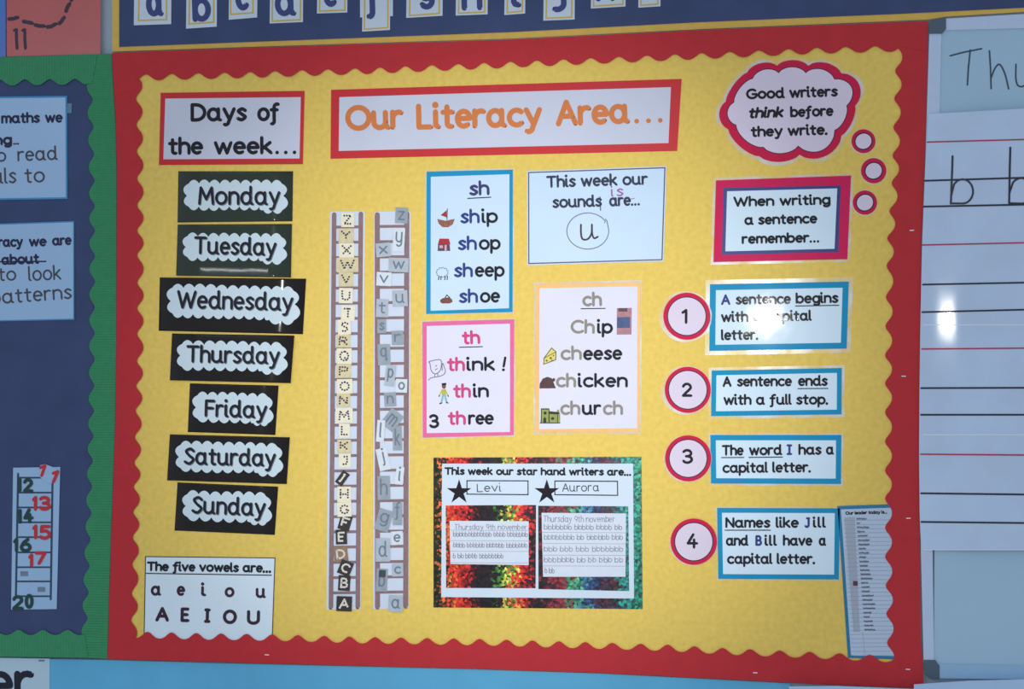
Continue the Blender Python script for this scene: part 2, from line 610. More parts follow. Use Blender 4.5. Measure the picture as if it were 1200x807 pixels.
full = OT + OR[1:] + OB[::-1][1:] + OL[::-1][1:-1]
MB().slab(offset(full, -0.6), -0.0135, 0.0).build('backing_paper', YELLOW, board)
lft = scallop(IL, PL, 3.7, 1, 75, 762)
MB().slab(OL + [(157, 772.8)] + lft[::-1] + [(163, 61)], 0.0016, 0.0022).build('border_strip', RED, board)
rgt = scallop(IR, PR, 4.1, 1, 40, 790)
MB().slab(OR + [(1045, 804.9)] + rgt[::-1] + [(1054, 25.9)], 0.0016, 0.0022).build('border_strip', RED, board)
top = scallop(IT, PT, 3.6, 0, 159, 1060)
MB().slab([(157, 61)] + OT[1:] + [(1086, 60)] + top[::-1], 0.0023, 0.0029).build('border_strip', RED, board)
bot = scallop(IB, PB, 3.9, 0, 153, 1050)
MB().slab([(152, 772.7)] + OB[1:] + [(1081, 775)] + bot[::-1], 0.0023, 0.0029).build('border_strip', RED, board)
STEEL = M('staple_steel', (235, 232, 235), 0.3, 0.5, var=0)
for x, y, a, d in ((1068.6, 269.8, -3, .0023), (1059, 440.6, 1, .0023), (1064.5, 607, -2, .0023), (312.7, 767, 3, .0030), (885, 788, 4, .0030), (1064, 784, 3, .0030)):
    MB().slab(rect(x, y, 5.2, 1.1, a), d, d + .0006).build('staple', STEEL, board)

# ------------------------------------------------------------------ navy board with green corrugated border, beside it
GT = [(-60, 97.5), (100, 95.8)]
GR = [(105, 80), (104.8, 100), (106.3, 150), (107.5, 211), (108, 300), (107.7, 420), (106.3, 511), (105, 560), (102.5, 640), (98, 760)]
GB = [(-60, 741), (100, 741)]
PG = [116.8, 148.4, 180.3, 211.5, 241.6, 270, 300, 330, 360, 390, 420.8, 452, 481.3, 511, 539.7, 570, 601, 632, 663, 694, 724]
left = thing('display_board', 'navy display board with green corrugated scalloped border', 'display board', (30, 420), 0.0)
EL = [(130.2, 62.8), (135.3, 150), (136.3, 200), (135.9, 400), (134.4, 500), (129.4, 640), (125.4, 771.6)]
MB().slab([(-420, 77)] + EL + [(-420, 764)], -0.0135, -0.0006).build('backing_paper', NAVY, left)
gr = scallop(GR, PG, -3.3, 1, 88, 750)
MB().slab(EL + [(98, 770.4)] + gr[::-1] + [(105, 64)], 0.0012, 0.0020).build('border_strip', GREEN_Z, left, 'green corrugated strip ribbed across')
gt = scallop(GT, [29 + 29.4 * k for k in range(-15, 3)], 3.6, 0, -420, 100)
MB().slab([(-420, 80), (114, 63.3), (111, 80), (108, 97)] + gt[::-1] + [(-420, 98)], 0.0022, 0.0030).build('border_strip', GREEN_X, left, 'green corrugated strip ribbed up and down')
gb = scallop(GB, [21.6 + 28.7 * k for k in range(-15, 3)], 3.0, 0, -420, 98)
MB().slab([(-420, 764), (103, 770.5), (99, 742)] + gb[::-1], 0.0022, 0.0030).build('border_strip', GREEN_X, left, 'green corrugated strip ribbed up and down')

# ------------------------------------------------------------------ navy alphabet board along the top
tb = thing('display_board', 'long navy alphabet board with thin yellow edging above the red border', 'display board', (600, 0), 0.0)
TY = [(131.5, -170), (131.5, 60.5), (280, 55.4), (480, 48.9), (600, 45.2), (820, 34.2), (1088, 23), (1110, 19.4), (1200, 14), (1600, -9), (1600, -260)]
TN = [(139.6, -170), (139.6, 55), (280, 49.6), (480, 42.2), (600, 37.6), (820, 26), (1060, 16), (1200, 9), (1600, -14), (1600, -255)]
MB().slab(TY, -0.0135, -0.003).build('edging', M('yellow_edging', (222, 184, 92), 0.6, 0.2), tb)
MB().slab(TN, -0.0029, -0.0019).build('backing_paper', NAVY, tb)

# ------------------------------------------------------------------ blue backing paper below
bl = tag(MB().slab([(-420, 766), (125, 773), (270, 777), (400, 780.3), (550, 784.2), (700, 789), (840, 796), (926, 800.3), (924, 1060), (-420, 1100)], -0.0135, -0.006).build('backing_paper', M('blue_backing_paper', (98, 180, 222), 0.6, 0.25, var=0.05, vscale=8)), 'plain bright blue backing paper under the red border', 'backing paper')
MB_ = MB().slab([(924.5, 804), (980, 803.4), (1071, 807), (1071, 801.5), (1135, 797.3), (1420, 790), (1420, 830), (924.5, 830)], 0.0066, 0.030)
tag(MB_.build('pen_ledge', M('pale_ledge_paint', (172, 202, 235), 0.4, 0.3, var=0.02)), 'pale blue ledge running under the whiteboard', 'ledge')

# ------------------------------------------------------------------ whiteboard
wb = thing('whiteboard', 'whiteboard in a pale frame with dark corner caps', 'whiteboard', (1200, 410), 0.0)
WHITE = M('whiteboard_enamel', (165, 199, 223), 0.25, 0.5, var=0.02, vscale=6)
FRAME = M('pale_aluminium_frame', (188, 208, 236), 0.35, 0.5, var=0.02)
CAPM = M('dark_corner_plastic', (78, 96, 112), 0.4, 0.4, var=0.03)
MB().slab([(1100, 30), (1800, -12), (1800, 800), (1094, 780)], -0.0135, 0.001).build('writing_surface', WHITE, wb)
MB().slab([(1089, 39), (1103.2, 37), (1099.5, 200), (1092.6, 450), (1092.8, 640), (1094.5, 776), (1082.4, 776), (1079, 640), (1079, 450), (1084, 200)], -0.0135, 0.0040).build('frame_side', FRAME, wb)
MB().slab([(1107, 21.9), (1200, 16.4), (1800, -20), (1800, 0), (1200, 33), (1107, 35.5)], -0.0135, 0.0042).build('frame_rail', FRAME, wb)
MB().slab([(1100, 778), (1800, 788), (1800, 804), (1101, 794.5)], -0.0135, 0.0042).build('frame_rail', M('bottom_rail_paint', (150, 190, 222), 0.35, 0.5, var=0.02), wb)
MB().slab([(1089.4, 25.2), (1096, 23.4), (1108.6, 21.6), (1108.6, 34), (1103.6, 39.5), (1088.6, 39.5)], -0.0135, 0.0060).build('corner_cap', CAPM, wb)
MB().slab([(1082.4, 773), (1096, 773), (1099.5, 778), (1101, 779.5), (1101, 795), (1090, 795), (1084.4, 789)], -0.0135, 0.0060).build('corner_cap', CAPM, wb)
HAND = M('marker_ink', (62, 78, 92), 0.4, 0.3, var=0)
mb = MB()
for s, dd in (([(1113.6, 65.3), (1128, 61.5), (1150.4, 57)], .0014), ([(1137, 58.6), (1134.8, 80), (1133.7, 99.5)], .00145), ([(1159.5, 59.6), (1160.8, 80), (1161.5, 103.8)], .0014),
           ([(1161.5, 91)] + S([(1161.5, 91), (1166, 80), (1171.5, 75.5), (1177.5, 86), (1182, 104)]), .00145), (S([(1190.6, 75.4), (1190.5, 92), (1193, 100), (1199, 101), (1206, 94), (1209, 76)]), .0014), ([(1209, 76), (1210, 98), (1214, 102)], .00145)):
    mb.stroke(s, 1.9, dd)
mb.build('lettering', HAND, wb, 'thin dark handwriting')


def sheet_d(px, py):
    t = min(max((px - 1076) / 72.0, 0), 1)
    return 0.0052 + 0.0092 * t * t * (3 - 2 * t)


ls = thing('lined_sheet', 'laminated handwriting sheet of ruled red and black lines fixed over the whiteboard', 'lined sheet', (1180, 390), 0.01)
L_EDGE = [(1088, 134), (1084, 200), (1080.5, 287), (1078.5, 381), (1077.5, 455), (1077, 532), (1077.8, 612), (1079.8, 644)]
mb = MB()
rows = []
for k in range(25):
    t = k / 24
    yl = 134 + (644 - 134) * t
    yr = 126 + (644 - 126) * t
    xl = along(L_EDGE, yl, 1)
    row = []
    for i in range(41):
        s = i / 40
        s = s * s * 0.6 + s * 0.4
        x = xl + (1420 - xl) * s
        row.append((x, yl + (yr - yl) * (x - 1080) / 140.0))
    rows.append(row)
idx = [[mb.pt(p, sheet_d) for p in r] for r in rows]
idb = [[mb.pt(p, lambda a, b: sheet_d(a, b) - .0006) for p in r] for r in rows]
for k in range(24):
    for i in range(40):
        mb.f.append([idx[k][i], idx[k][i + 1], idx[k + 1][i + 1], idx[k + 1][i]])
        mb.f.append([idb[k][i + 1], idb[k][i], idb[k + 1][i], idb[k + 1][i + 1]])
so = mb.build('sheet', M('laminated_lined_paper', (190, 212, 240), 0.65, 0.12, coat=0.5, coat_rough=0.07, var=0.05, vscale=9, bump=0.0006, bscale=7), ls)
for p in so.data.polygons:
    p.use_smooth = True
LRED = M('ruled_red_ink', (176, 62, 88), 0.5, 0.2, var=0)
LBLK = M('ruled_black_ink', (48, 50, 66), 0.5, 0.2, var=0)
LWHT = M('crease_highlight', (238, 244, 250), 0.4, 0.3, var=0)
for y0, y1, m, w in ((166.4, 163.2, LRED, 1.6), (211.7, 208, LBLK, 2.1), (242, 239.6, LBLK, 2.1), (287, 284.3, LRED, 1.6), (333.3, 331, LBLK, 2.0), (365.6, 362.7, LBLK, 2.0), (408.8, 407.8, LRED, 1.6),
                     (454.6, 454.2, LBLK, 2.1), (485.8, 485.8, LBLK, 2.1), (532, 533, LRED, 1.7), (577.8, 579.2, LBLK, 2.1), (611.3, 612.6, LBLK, 2.1)):
    x0 = along(L_EDGE, y0, 1) + (2 if y0 > 300 else 0.5)
    pts = [(x0 + (1420 - x0) * (i / 60) ** 1.6, 0) for i in range(61)]
    pts = [(x, y0 + (y1 - y0) * (x - x0) / 120.0) for x, _ in pts]
    MB().stroke(pts, w, lambda a, b: sheet_d(a, b) + .0006).build('ruled_line', m, ls, 'red ruled line' if m is LRED else 'black ruled line')
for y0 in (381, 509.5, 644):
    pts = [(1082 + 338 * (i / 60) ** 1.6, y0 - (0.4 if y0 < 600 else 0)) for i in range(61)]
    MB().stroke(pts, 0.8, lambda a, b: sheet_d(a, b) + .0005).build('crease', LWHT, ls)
mb = MB()
dS = lambda a, b: sheet_d(a, b) + .0009
mb.stroke([(1116.3, 183), (1115.8, 200), (1115, 220), (1114.3, 238.5)], 2.4, dS)
mb.stroke([(1115, 228), (1118, 216)] + [(1128 + 12.3 * math.cos(a), 224.2 - 14.2 * math.sin(a)) for a in [2.3 - .25 * k for k in range(17)]] + [(1114.5, 238.3)], 2.2, lambda a, b: dS(a, b) + 2e-5)
mb.stroke([(1184, 173), (1183.4, 195), (1183, 220), (1182.6, 238)], 2.4, dS)
mb.stroke([(1183, 226), (1187, 214)] + [(1197 + 13 * math.cos(a), 223.5 - 15 * math.sin(a)) for a in [2.3 - .25 * k for k in range(17)]] + [(1182.8, 238)], 2.2, lambda a, b: dS(a, b) + 2e-5)
mb.build('lettering', M('handwritten_black', (45, 45, 60), 0.4, 0.3, var=0), ls, 'handwritten letters on the lines')


# ================================================================== CARDS AND POSTERS
T = 0.0008                                                # a sheet of laminated card


def card(name, label, cat, quad, mat, d=0.0003, group=None, rim=0.0, part='sheet'):
    t = thing(name, label, cat, mid(quad), d, group)
    MB().slab(quad, d, d + T).build(part, mat, t)
    if rim:
        MB().ring(offset(quad, rim), offset(quad, 0.05), d, d + .0005).build('laminate_edge', FILM, t, 'clear plastic edge')
    return t, d + T


def border(t, outer, inner, d, mat, label=None, name='border'):
    return MB().ring(outer, inner, d + .00005, d + .0003).build(name, mat, t, label)


LAV = M('lavender_white_paper', (208, 213, 230), 0.7, 0.1, coat=0.12, coat_rough=0.09, var=0.025, vscale=10)
PLAV = M('pinkish_lavender_paper', (224, 213, 232), 0.7, 0.1, coat=0.12, coat_rough=0.09, var=0.025, vscale=10)
REDB = M('red_card_border', (204, 44, 52), 0.5, 0.3, var=0.03)
SKY = M('pale_blue_white_paper', (206, 228, 250), 0.7, 0.1, coat=0.22, coat_rough=0.05, var=0.02, vscale=10, bump=0.0003, bscale=14)
SKY2 = M('sentence_white_paper', (218, 239, 254), 0.7, 0.1, coat=0.22, coat_rough=0.05, var=0.02, vscale=10, bump=0.0003, bscale=14)
BLUEB = M('cyan_blue_border', (34, 148, 194), 0.7, 0.1, coat=0.22, coat_rough=0.05, var=0.04, vscale=20)
NAVYT = M('navy_lettering_ink', (44, 62, 132), 0.5, 0.2, var=0)

# days of the week heading
q = [(188.3, 108.7), (357, 106.4), (355, 192.3), (186.2, 193.3)]
qi = [(193.6, 115.4), (352.5, 113.7), (351, 185.6), (191.3, 186.6)]
t, d = card('heading_card', 'red framed white heading card reading Days of the week', 'heading card', q, LAV)
border(t, q, qi, d, REDB, 'red border')
text(t, 'Days', (223.3, 142.6), (289.4, 142.2), 21.8, 4.1, d + .0004)
text(t, 'of', (301.4, 142.2), (328, 142), 21.5, 4.1, d + .0004)
text(t, 'the', (197, 181.6), (238.2, 181.2), 20.6, 4.0, d + .0004)
text(t, 'week', (250.6, 181.2), (319.6, 180.8), 20.6, 4.0, d + .0004)
text(t, '...', (322.6, 180.8), (347.2, 180.6), 20, 4.3, d + .0004, dot_k=1.0)

# title
q = [(388, 105.2), (798.8, 92.4), (793.6, 176.8), (387.3, 186)]
qi = [(397.6, 113.7), (786.3, 102), (783.4, 167.6), (396.9, 176.8)]
t, d = card('heading_card', 'long red framed title card with orange lettering Our Literacy Area', 'heading card', q, LAV)
border(t, q, qi, d, REDB, 'red border')
ORANGE = M('orange_lettering_ink', (218, 128, 72), 0.5, 0.2, var=0.03)
text(t, 'Our', (405, 153.8), (473.5, 151.6), 30.5, 6.1, d + .0004, ORANGE, 'orange heading word')
text(t, 'Literacy', (488, 152), (635.6, 148.8), 30.5, 6.1, d + .0004, ORANGE, 'orange heading word')
text(t, 'Area', (651.5, 148.2), (738.6, 145), 31, 6.1, d + .0004, ORANGE, 'orange heading word')
text(t, '...', (743.4, 144.8), (776.6, 143.6), 31, 5.6, d + .0004, ORANGE, 'orange heading dots', dot_k=1.0)


# ------------------------------------------------------------------ the seven day cards
def bumpy(anchors, k=0.36, n=7, ccw=1):
    """an outline of round bumps between neighbouring anchor points"""
    out = []
    m = len(anchors)
    for i in range(m):
        a, b = anchors[i], anchors[(i + 1) % m]
        dx, dy = b[0] - a[0], b[1] - a[1]
        for j in range(n):
            t = j / n
            h = k * math.sin(math.pi * t) ** 0.8
            out.append((a[0] + dx * t + dy * h, a[1] + dy * t - dx * h))
    return out


def cloud_outline(x0, y0, x1, y1, tilt, drop=0.12):
    """the white bumpy label behind a day's name; its last quarter hangs lower for the tail of the y"""
    w, h = x1 - x0, y1 - y0
    r = 5.6
    X0, X1, Y0, Y1 = x0 + r, x1 - r, y0 + r, y1 - r - h * drop
    n = max(5, round((X1 - X0) / 12.5))
    a = [(X0 + (X1 - X0) * i / n, Y0 + 1 + (random.uniform(-.8, .8) if 0 < i < n else 0)) for i in range(n + 1)]
    a += [(X1 + 1.5, (Y0 + Y1) / 2 + 1)]
    a += [(X1 + .5, y1 - r - h * .04), (X1 - (X1 - X0) * .10, y1 - r - h * .03), (X1 - (X1 - X0) * .20, y1 - r - h * .04)]
    a += [(X1 - (X1 - X0) * (.24 + .76 * i / (n - 2)), Y1 + random.uniform(-.8, .8)) for i in range(n - 1)]
    a += [(X0 - 2.0, (Y0 + Y1) / 2 + 1)]
    cx, cy = (x0 + x1) / 2, (y0 + y1) / 2
    return [(x, y + (x - cx) * tilt) for x, y in bumpy(a)]


CLOUD = M('white_cloud_print', (208, 226, 236), 0.45, 0.3, coat=0.3, coat_rough=0.2, var=0.015)
DARK = M('glossy_black_card', (24, 20, 19), 0.6, 0.1, coat=0.55, coat_rough=0.10, var=0.05, vscale=20, bump=0.0012, bscale=9)
DARKREFL = M('black_card_green_reflection', (34, 48, 36), 0.6, 0.1, coat=0.9, coat_rough=0.10, var=0.12, vscale=12, bump=0.0012, bscale=9)  # black card with the room's green reflection painted into its colour
LETTER = M('day_lettering_ink', (34, 36, 46), 0.5, 0.2, var=0)
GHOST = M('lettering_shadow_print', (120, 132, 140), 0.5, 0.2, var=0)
DAYS = [
    ('Monday', [(209, 200.6), (343.5, 200.6), (342.7, 259.2), (208, 260.6)], DARKREFL, (215.5, 208.5, 336, 253.5, .0), (232, 240), (328.4, 240.4), 21.8, 'top of the day cards'),
    ('Tuesday', [(208.2, 263), (342.2, 262.2), (341, 325), (206.4, 322.8)], DARKREFL, (214, 270.5, 335.5, 312.5, .01), (227, 297.6), (323.8, 300), 21, 'under Monday'),
    ('Wednesday', [(187.3, 325), (358.8, 326.4), (355, 391.5), (186, 387.4)], DARK, (196.5, 332, 349.5, 381, .025), (207, 361.2), (343.5, 364.5), 21.5, 'widest of the day cards'),
    ('Thursday', [(201.6, 390.6), (345, 393), (340.7, 448.8), (199, 445.4)], DARK, (207.6, 397.5, 336, 441, .02), (218, 424.6), (327.8, 427), 20.5, 'under Wednesday'),
    ('Friday', [(222.5, 449), (326.5, 451.6), (322.7, 509.5), (220, 506)], DARK, (226, 457, 319, 502.5, .02), (239.5, 488.2), (312.8, 490.5), 20.5, 'narrowest of the day cards'),
    ('Saturday', [(199, 508.8), (339.7, 512.2), (336, 567), (195.8, 562.6)], DARK, (206, 515.5, 330.5, 560.5, .02), (215, 544.3), (323, 546.8), 20.5, 'under Friday'),
    ('Sunday', [(208, 565), (326, 570), (322, 626.5), (204.5, 621.4)], DARK, (214, 573.5, 317.5, 618, .03), (224, 601.6), (311, 605), 21, 'lowest of the day cards'),
]
def curled_sheet(q, lift, back):
    """a card as a grid of rows; lift(t) = how far it stands off its flat back at t down the card"""
    mb = MB()
    rows = [0, .03, .06, .09, .12, .15, .5, .8, .84, .88, .92, .96, 1]
    fr, bk = [], []
    for t in rows:
        for i in range(5):
            k = i / 4
            x = (q[0][0] + (q[1][0] - q[0][0]) * k) * (1 - t) + (q[3][0] + (q[2][0] - q[3][0]) * k) * t
            y = (q[0][1] + (q[1][1] - q[0][1]) * k) * (1 - t) + (q[3][1] + (q[2][1] - q[3][1]) * k) * t
            fr.append(mb.pt((x, y), back + lift(t) + T))
            bk.append(mb.pt((x, y), back + lift(t)))
    n = len(rows)
    for r in range(n - 1):
        for i in range(4):
            a = r * 5 + i
            mb.f.append([fr[a], fr[a + 1], fr[a + 6], fr[a + 5]])
            mb.f.append([bk[a + 1], bk[a], bk[a + 5], bk[a + 6]])
    edge = [i for i in range(5)] + [r * 5 + 4 for r in range(1, n)] + [(n - 1) * 5 + i for i in (3, 2, 1, 0)] + [r * 5 for r in range(n - 2, 0, -1)]
    for a, b in zip(edge, edge[1:] + edge[:1]):
        mb.f.append([fr[b], fr[a], bk[a], bk[b]])
    return mb


LIFT = {'Tuesday': lambda t: 0.0 if t < .8 else .010 * (t - .8) + .03 * (t - .8) ** 2, 'Thursday': lambda t: .0021 * min(1, (t / .15)) ** .9,
        'Monday': lambda t: 0.0, 'Wednesday': lambda t: 0.0}
for k, (name, q, m, c, p0, p1, cap, where) in enumerate(DAYS):
    d0 = 0.0003 + (k % 2) * 0.0011
    t = thing('day_card', 'glossy %s card reading %s in a white cloud, %s' % ('dark green' if m is DARKREFL else 'black', name, where), 'day card', mid(q), d0, 'day of the week cards')
    lf = LIFT.get(name, lambda t: 0.0)
    so = curled_sheet(q, lf, d0).build('sheet', m, t)
    for p in so.data.polygons:
        p.use_smooth = len(p.vertices) == 4 and abs(p.normal.y) > .7
    d = d0 + lf(.5) + T
    MB().slab(cloud_outline(*c), d, d + .0001).build('cloud', CLOUD, t, 'white bumpy cloud')
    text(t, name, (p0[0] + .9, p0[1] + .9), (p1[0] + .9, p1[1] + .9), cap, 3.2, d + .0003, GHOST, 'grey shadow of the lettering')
    text(t, name, p0, p1, cap, 3.2, d + .0005, LETTER, 'black lettering')

# ------------------------------------------------------------------ vowels sheet
q = [(170, 651.4), (322.8, 653), (319.3, 754), (168.2, 752)]
t, d = card('vowel_poster', 'white sheet listing the five vowels tucked behind the bottom border', 'poster', q, M('grey_white_paper', (220, 238, 250), 0.6, 0.3, coat=0.2, coat_rough=0.3, var=0.02, vscale=9))
INK = M('maroon_black_ink', (62, 44, 62), 0.5, 0.2, var=0)
border(t, q, offset(q, -1.1), d, M('thin_black_outline', (62, 66, 76), 0.5, 0.2, var=0), 'thin dark outline')
text(t, 'The five vowels are...', (172, 669), (317.5, 671), 11.4, 2.6, d + .0004)
MB().stroke([(171.5, 671.6), (318, 673.8)], 1.2, d + .0004).build('underline', BLACK, t)
for ch, x0, x1, y in (('a', 176.6, 188.8, 697.8), ('e', 207, 217, 698), ('i', 235.6, 241.6, 698.4), ('o', 263.2, 274.7, 699.6), ('u', 299.6, 311.5, 700.6)):
    text(t, ch, (x0, y), (x1, y + .1), 15.5, 3.2, d + .0004, INK, 'small vowel')
for ch, x0, x1, y in (('A', 182, 198, 728), ('E', 211.4, 222, 728.6), ('I', 239, 246.5, 729.6), ('O', 261, 277.6, 731), ('U', 289.2, 304.6, 731.8)):
    text(t, ch, (x0, y), (x1, y + .2), 17.2, 3.8, d + .0004, INK, 'capital vowel')

# ------------------------------------------------------------------ sh poster
q = [(499.9, 201), (601, 198.7), (600.7, 365.5), (499.4, 367.8)]
qi = [(504.8, 207), (597, 204), (596.5, 361), (504.6, 364)]
t, d = card('sound_poster', 'blue bordered sh poster with ship, shop, sheep and shoe', 'poster', q, SKY, group='sound posters', rim=1.6)
border(t, q, qi, d, BLUEB, 'blue border')
e = d + .0004
text(t, 'sh', (550, 229.4), (573.8, 228.6), 17, 3.2, e, M('purple_navy_ink', (58, 58, 110), 0.5, 0.2, var=0), 'heading sound')
MB().stroke([(548, 232.4), (575.2, 231)], 1.2, e).build('underline', BLACK, t)
for a, b, x0, xm, x1, y, cap in (('sh', 'ip', 539.5, 562.6, 583.7, 261.9, 16.5), ('sh', 'op', 536.6, 559.3, 586.8, 293.3, 16.5), ('sh', 'eep', 532, 554.6, 591.5, 325, 16.5), ('sh', 'oe', 537.8, 560.6, 586.2, 355.2, 16.5)):
    text(t, a, (x0, y), (xm - .4, y - .3), cap, 3.0, e, NAVYT, 'navy letters')
    text(t, b, (xm + 1.9, y - .4), (x1, y - .8), cap, 3.0, e, BLACK, 'black letters')
BROWN = M('brown_print', (128, 78, 66), 0.5, 0.2, var=0.15, vscale=200)
DREDP = M('dark_red_print', (168, 50, 58), 0.5, 0.2, var=0.1, vscale=200)
GREYL = M('grey_outline_print', (110, 112, 124), 0.5, 0.2, var=0)
p = MB().flat([(512.4, 256.4), (522, 258.6), (533, 256.3), (530.4, 263), (525, 266.2), (518.5, 266), (514, 262)], e).build('ship_picture', M('boat_hull_print', (150, 98, 78), 0.5, 0.2, var=0.15, vscale=200), t, 'brown boat with a red sail')
MB().flat([(523.4, 246.2), (523.4, 254.6), (516.3, 252)], e).build('sail', DREDP, p)
MB().stroke([(524.2, 244.6), (523.8, 257)], 0.9, e).build('mast', BLACK, p)
p = MB().flat([(513.4, 285), (526.8, 285), (527.6, 293.8), (512.8, 294)], e).build('shop_picture', M('shop_wall_print', (96, 72, 96), 0.5, 0.2, var=0.1), t, 'small red shop')
MB().flat([(515, 279.5), (526, 279.5), (527.8, 286), (513, 286.2)], e + 3e-5).build('awning', DREDP, p)
MB().flat([(515, 287.4), (519, 287.4), (519, 290.6), (515, 290.6)], e + 5e-5).flat([(521, 286.8), (523.4, 286.8), (523.4, 293.6), (521, 293.6)], e + 5e-5).build('window_print', M('pale_pink_print', (220, 170, 176), 0.5, 0.2, var=0), p)
p = MB().stroke(bumpy(ell(518.2, 319, 6.2, 4.6, 11), .45, 4), 0.6, e, True).build('sheep_picture', GREYL, t, 'outline drawing of a sheep')
mb = MB()
for x in (514.3, 517, 521.6, 524.4):
    mb.stroke([(x, 323.6), (x - .4, 327.6)], 1.1, e)
mb.build('leg_print', BLACK, p)
p = MB().flat([(516, 351), (519, 349.2), (522, 348.6), (527, 348.4), (529.6, 350.6), (530.4, 353.6), (527, 355.4), (518, 355.4), (515.8, 353.6)], e).build('shoe_picture', BROWN, t, 'brown shoe')
MB().stroke([(521.6, 348.8), (523.6, 345.4), (527, 348.6)], 1.0, e + 3e-5).build('lace', BLACK, p)

# ------------------------------------------------------------------ th poster
PINK = M('pink_border', (232, 112, 164), 0.7, 0.1, coat=0.15, coat_rough=0.1, var=0.04)
PWHITE = M('pinkish_white_paper', (226, 226, 244), 0.7, 0.1, coat=0.15, coat_rough=0.1, var=0.02, vscale=10)
q = [(495, 377), (602.6, 374), (602, 509.7), (495.5, 512.6)]
qi = [(500, 381.8), (597.6, 379), (597.6, 506), (500, 507.3)]
t, d = card('sound_poster', 'pink bordered th poster with think, thin and three', 'poster', q, PWHITE, group='sound posters', rim=1.4)
border(t, q, qi, d, PINK, 'pink border')
e = d + .0004
PINKT = M('pink_lettering_ink', (208, 72, 130), 0.5, 0.2, var=0)
text(t, 'th', (541.5, 403.8), (563, 403), 16, 3.3, e, PINKT, 'pink heading sound')
MB().stroke([(538.2, 406.8), (565.3, 406)], 1.1, e).build('underline', BLACK, t)
for b, x0, xm, x2, x1, y in (('ink', 524, 545, 546.8, 580.3, 435), ('in', 531, 552, 554.4, 573, 466.2), ('ree', 524.8, 546, 548.6, 578.8, 498)):
    text(t, 'th', (x0, y), (xm, y - .3), 16.2, 3.2, e, PINKT, 'pink letters')
    text(t, b, (x2, y - .3), (x1, y - .6), 16, 3.1, e, BLACK, 'black letters')
text(t, '!', (588.6, 434.6), (592.4, 434.5), 16.5, 2.8, e, BLACK, 'exclamation mark', slant=.1)
text(t, '3', (503, 501.8), (514.8, 501.5), 16.6, 3.2, e, BLACK, 'figure three')
mb = MB()
mb.stroke(S([(503.6, 425), (503.2, 423.4), (516, 421.4), (517, 430), (514.5, 435.5), (509.5, 438), (505.4, 434), (504.2, 428), (503.6, 425)]), 0.9, e)
mb.stroke([(509.6, 438.4), (509.2, 442)], 0.8, e)
mb.stroke([(513, 437.4), (513, 441)], 0.8, e)
mb.stroke(S([(502.2, 445), (506, 442.4), (514, 441), (520, 438.6), (522, 434), (520.4, 429.6), (519, 425.6), (518, 428), (518.4, 434)]), 0.9, e)
mb.stroke([(510.4, 429.2), (511.6, 427.8)], 0.9, e)
mb.stroke([(510.2, 433.2), (512.6, 431.6)], 0.9, e)
mb.build('thinker_picture', GREYL, t, 'outline drawing of a thinking head with raised finger')
p = MB().flat(ell(520.2, 452.3, 2.5, 3.2, 12), e).build('thin_man_picture', M('brown_skin_print', (120, 86, 80), 0.5, 0.2, var=0), t, 'thin figure in yellow top and blue trousers')
MB().flat([(517.6, 448.9), (522.8, 448.4), (523, 451), (517.8, 451.2)], e + 3e-5).build('hair_print', BLACK, p)
mb = MB().flat([(517.4, 456), (522.2, 456), (523, 463.6), (517.6, 463.6)], e + 2e-5)
mb.stroke([(518, 457), (515, 463)], 1.3, e + 2e-5).stroke([(522, 457), (525, 463)], 1.3, e + 2e-5)
mb.build('top_print', M('olive_yellow_print', (192, 186, 84), 0.5, 0.2, var=0), p)
MB().stroke([(519.2, 463), (517.4, 471.4)], 2.2, e + 4e-5).stroke([(521.4, 463), (523.2, 470.8)], 2.2, e + 4.4e-5).build('trousers_print', M('pale_teal_print', (132, 186, 196), 0.5, 0.2, var=0), p)
MB().stroke([(517.4, 472), (515.4, 472.8)], 1.4, e + 5e-5).stroke([(523.2, 471.4), (525, 472)], 1.4, e + 5e-5).stroke([(514.9, 463.2), (514.6, 464.2)], 1.4, e + 5e-5).stroke([(525, 463.2), (525.3, 464.2)], 1.4, e + 5e-5).build('shoe_print', BLACK, p)

# ------------------------------------------------------------------ ch poster
q = [(627.8, 333), (750, 330.4), (749, 505.8), (627.3, 506.6)]
qi = [(632.3, 337.5), (746.8, 335.4), (746.6, 501.6), (631.8, 502.6)]
t, d = card('sound_poster', 'pale orange bordered ch poster with cheese, chicken and church', 'poster', q, PWHITE, group='sound posters', rim=2.2)
border(t, q, qi, d, M('pale_orange_border', (248, 190, 118), 0.5, 0.3, coat=0.3, coat_rough=0.2, var=0.05), 'pale orange border')
e = d + .0004
TAUPE = M('taupe_lettering_ink', (142, 138, 128), 0.5, 0.2, var=0)
text(t, 'ch', (682.5, 359.2), (705.6, 358.6), 16.5, 3.2, e, TAUPE, 'taupe heading sound')
MB().stroke([(681, 361.6), (709.2, 361.2)], 1.1, e).build('underline', BLACK, t)
for segs in ((('Ch', 668.6, 697, TAUPE), ('ip', 699.6, 718.2, BLACK), 390.8, 391), (('ch', 657, 682, TAUPE), ('eese', 683.4, 729.4, BLACK), 422.2, 421.6),
             (('ch', 651.6, 675.2, TAUPE), ('icken', 677.2, 735.8, BLACK), 454, 453.8), (('ch', 656.6, 680.2, TAUPE), ('ur', 682, 704.8, BLACK), ('ch', 706.6, 730.2, TAUPE), 486.4, 486)):
    y0, y1 = segs[-2:]
    for s, x0, x1, m in segs[:-2]:
        text(t, s, (x0, y0), (x1, y1), 16.4, 3.1, e, m, 'taupe letters' if m is TAUPE else 'black letters')
p = MB().flat([(722.9, 361), (740.4, 360.6), (740, 391.8), (722.7, 392)], e).build('picture', M('rose_print', (176, 128, 136), 0.5, 0.2, var=0.1, vscale=80), t, 'small rectangular colour picture')
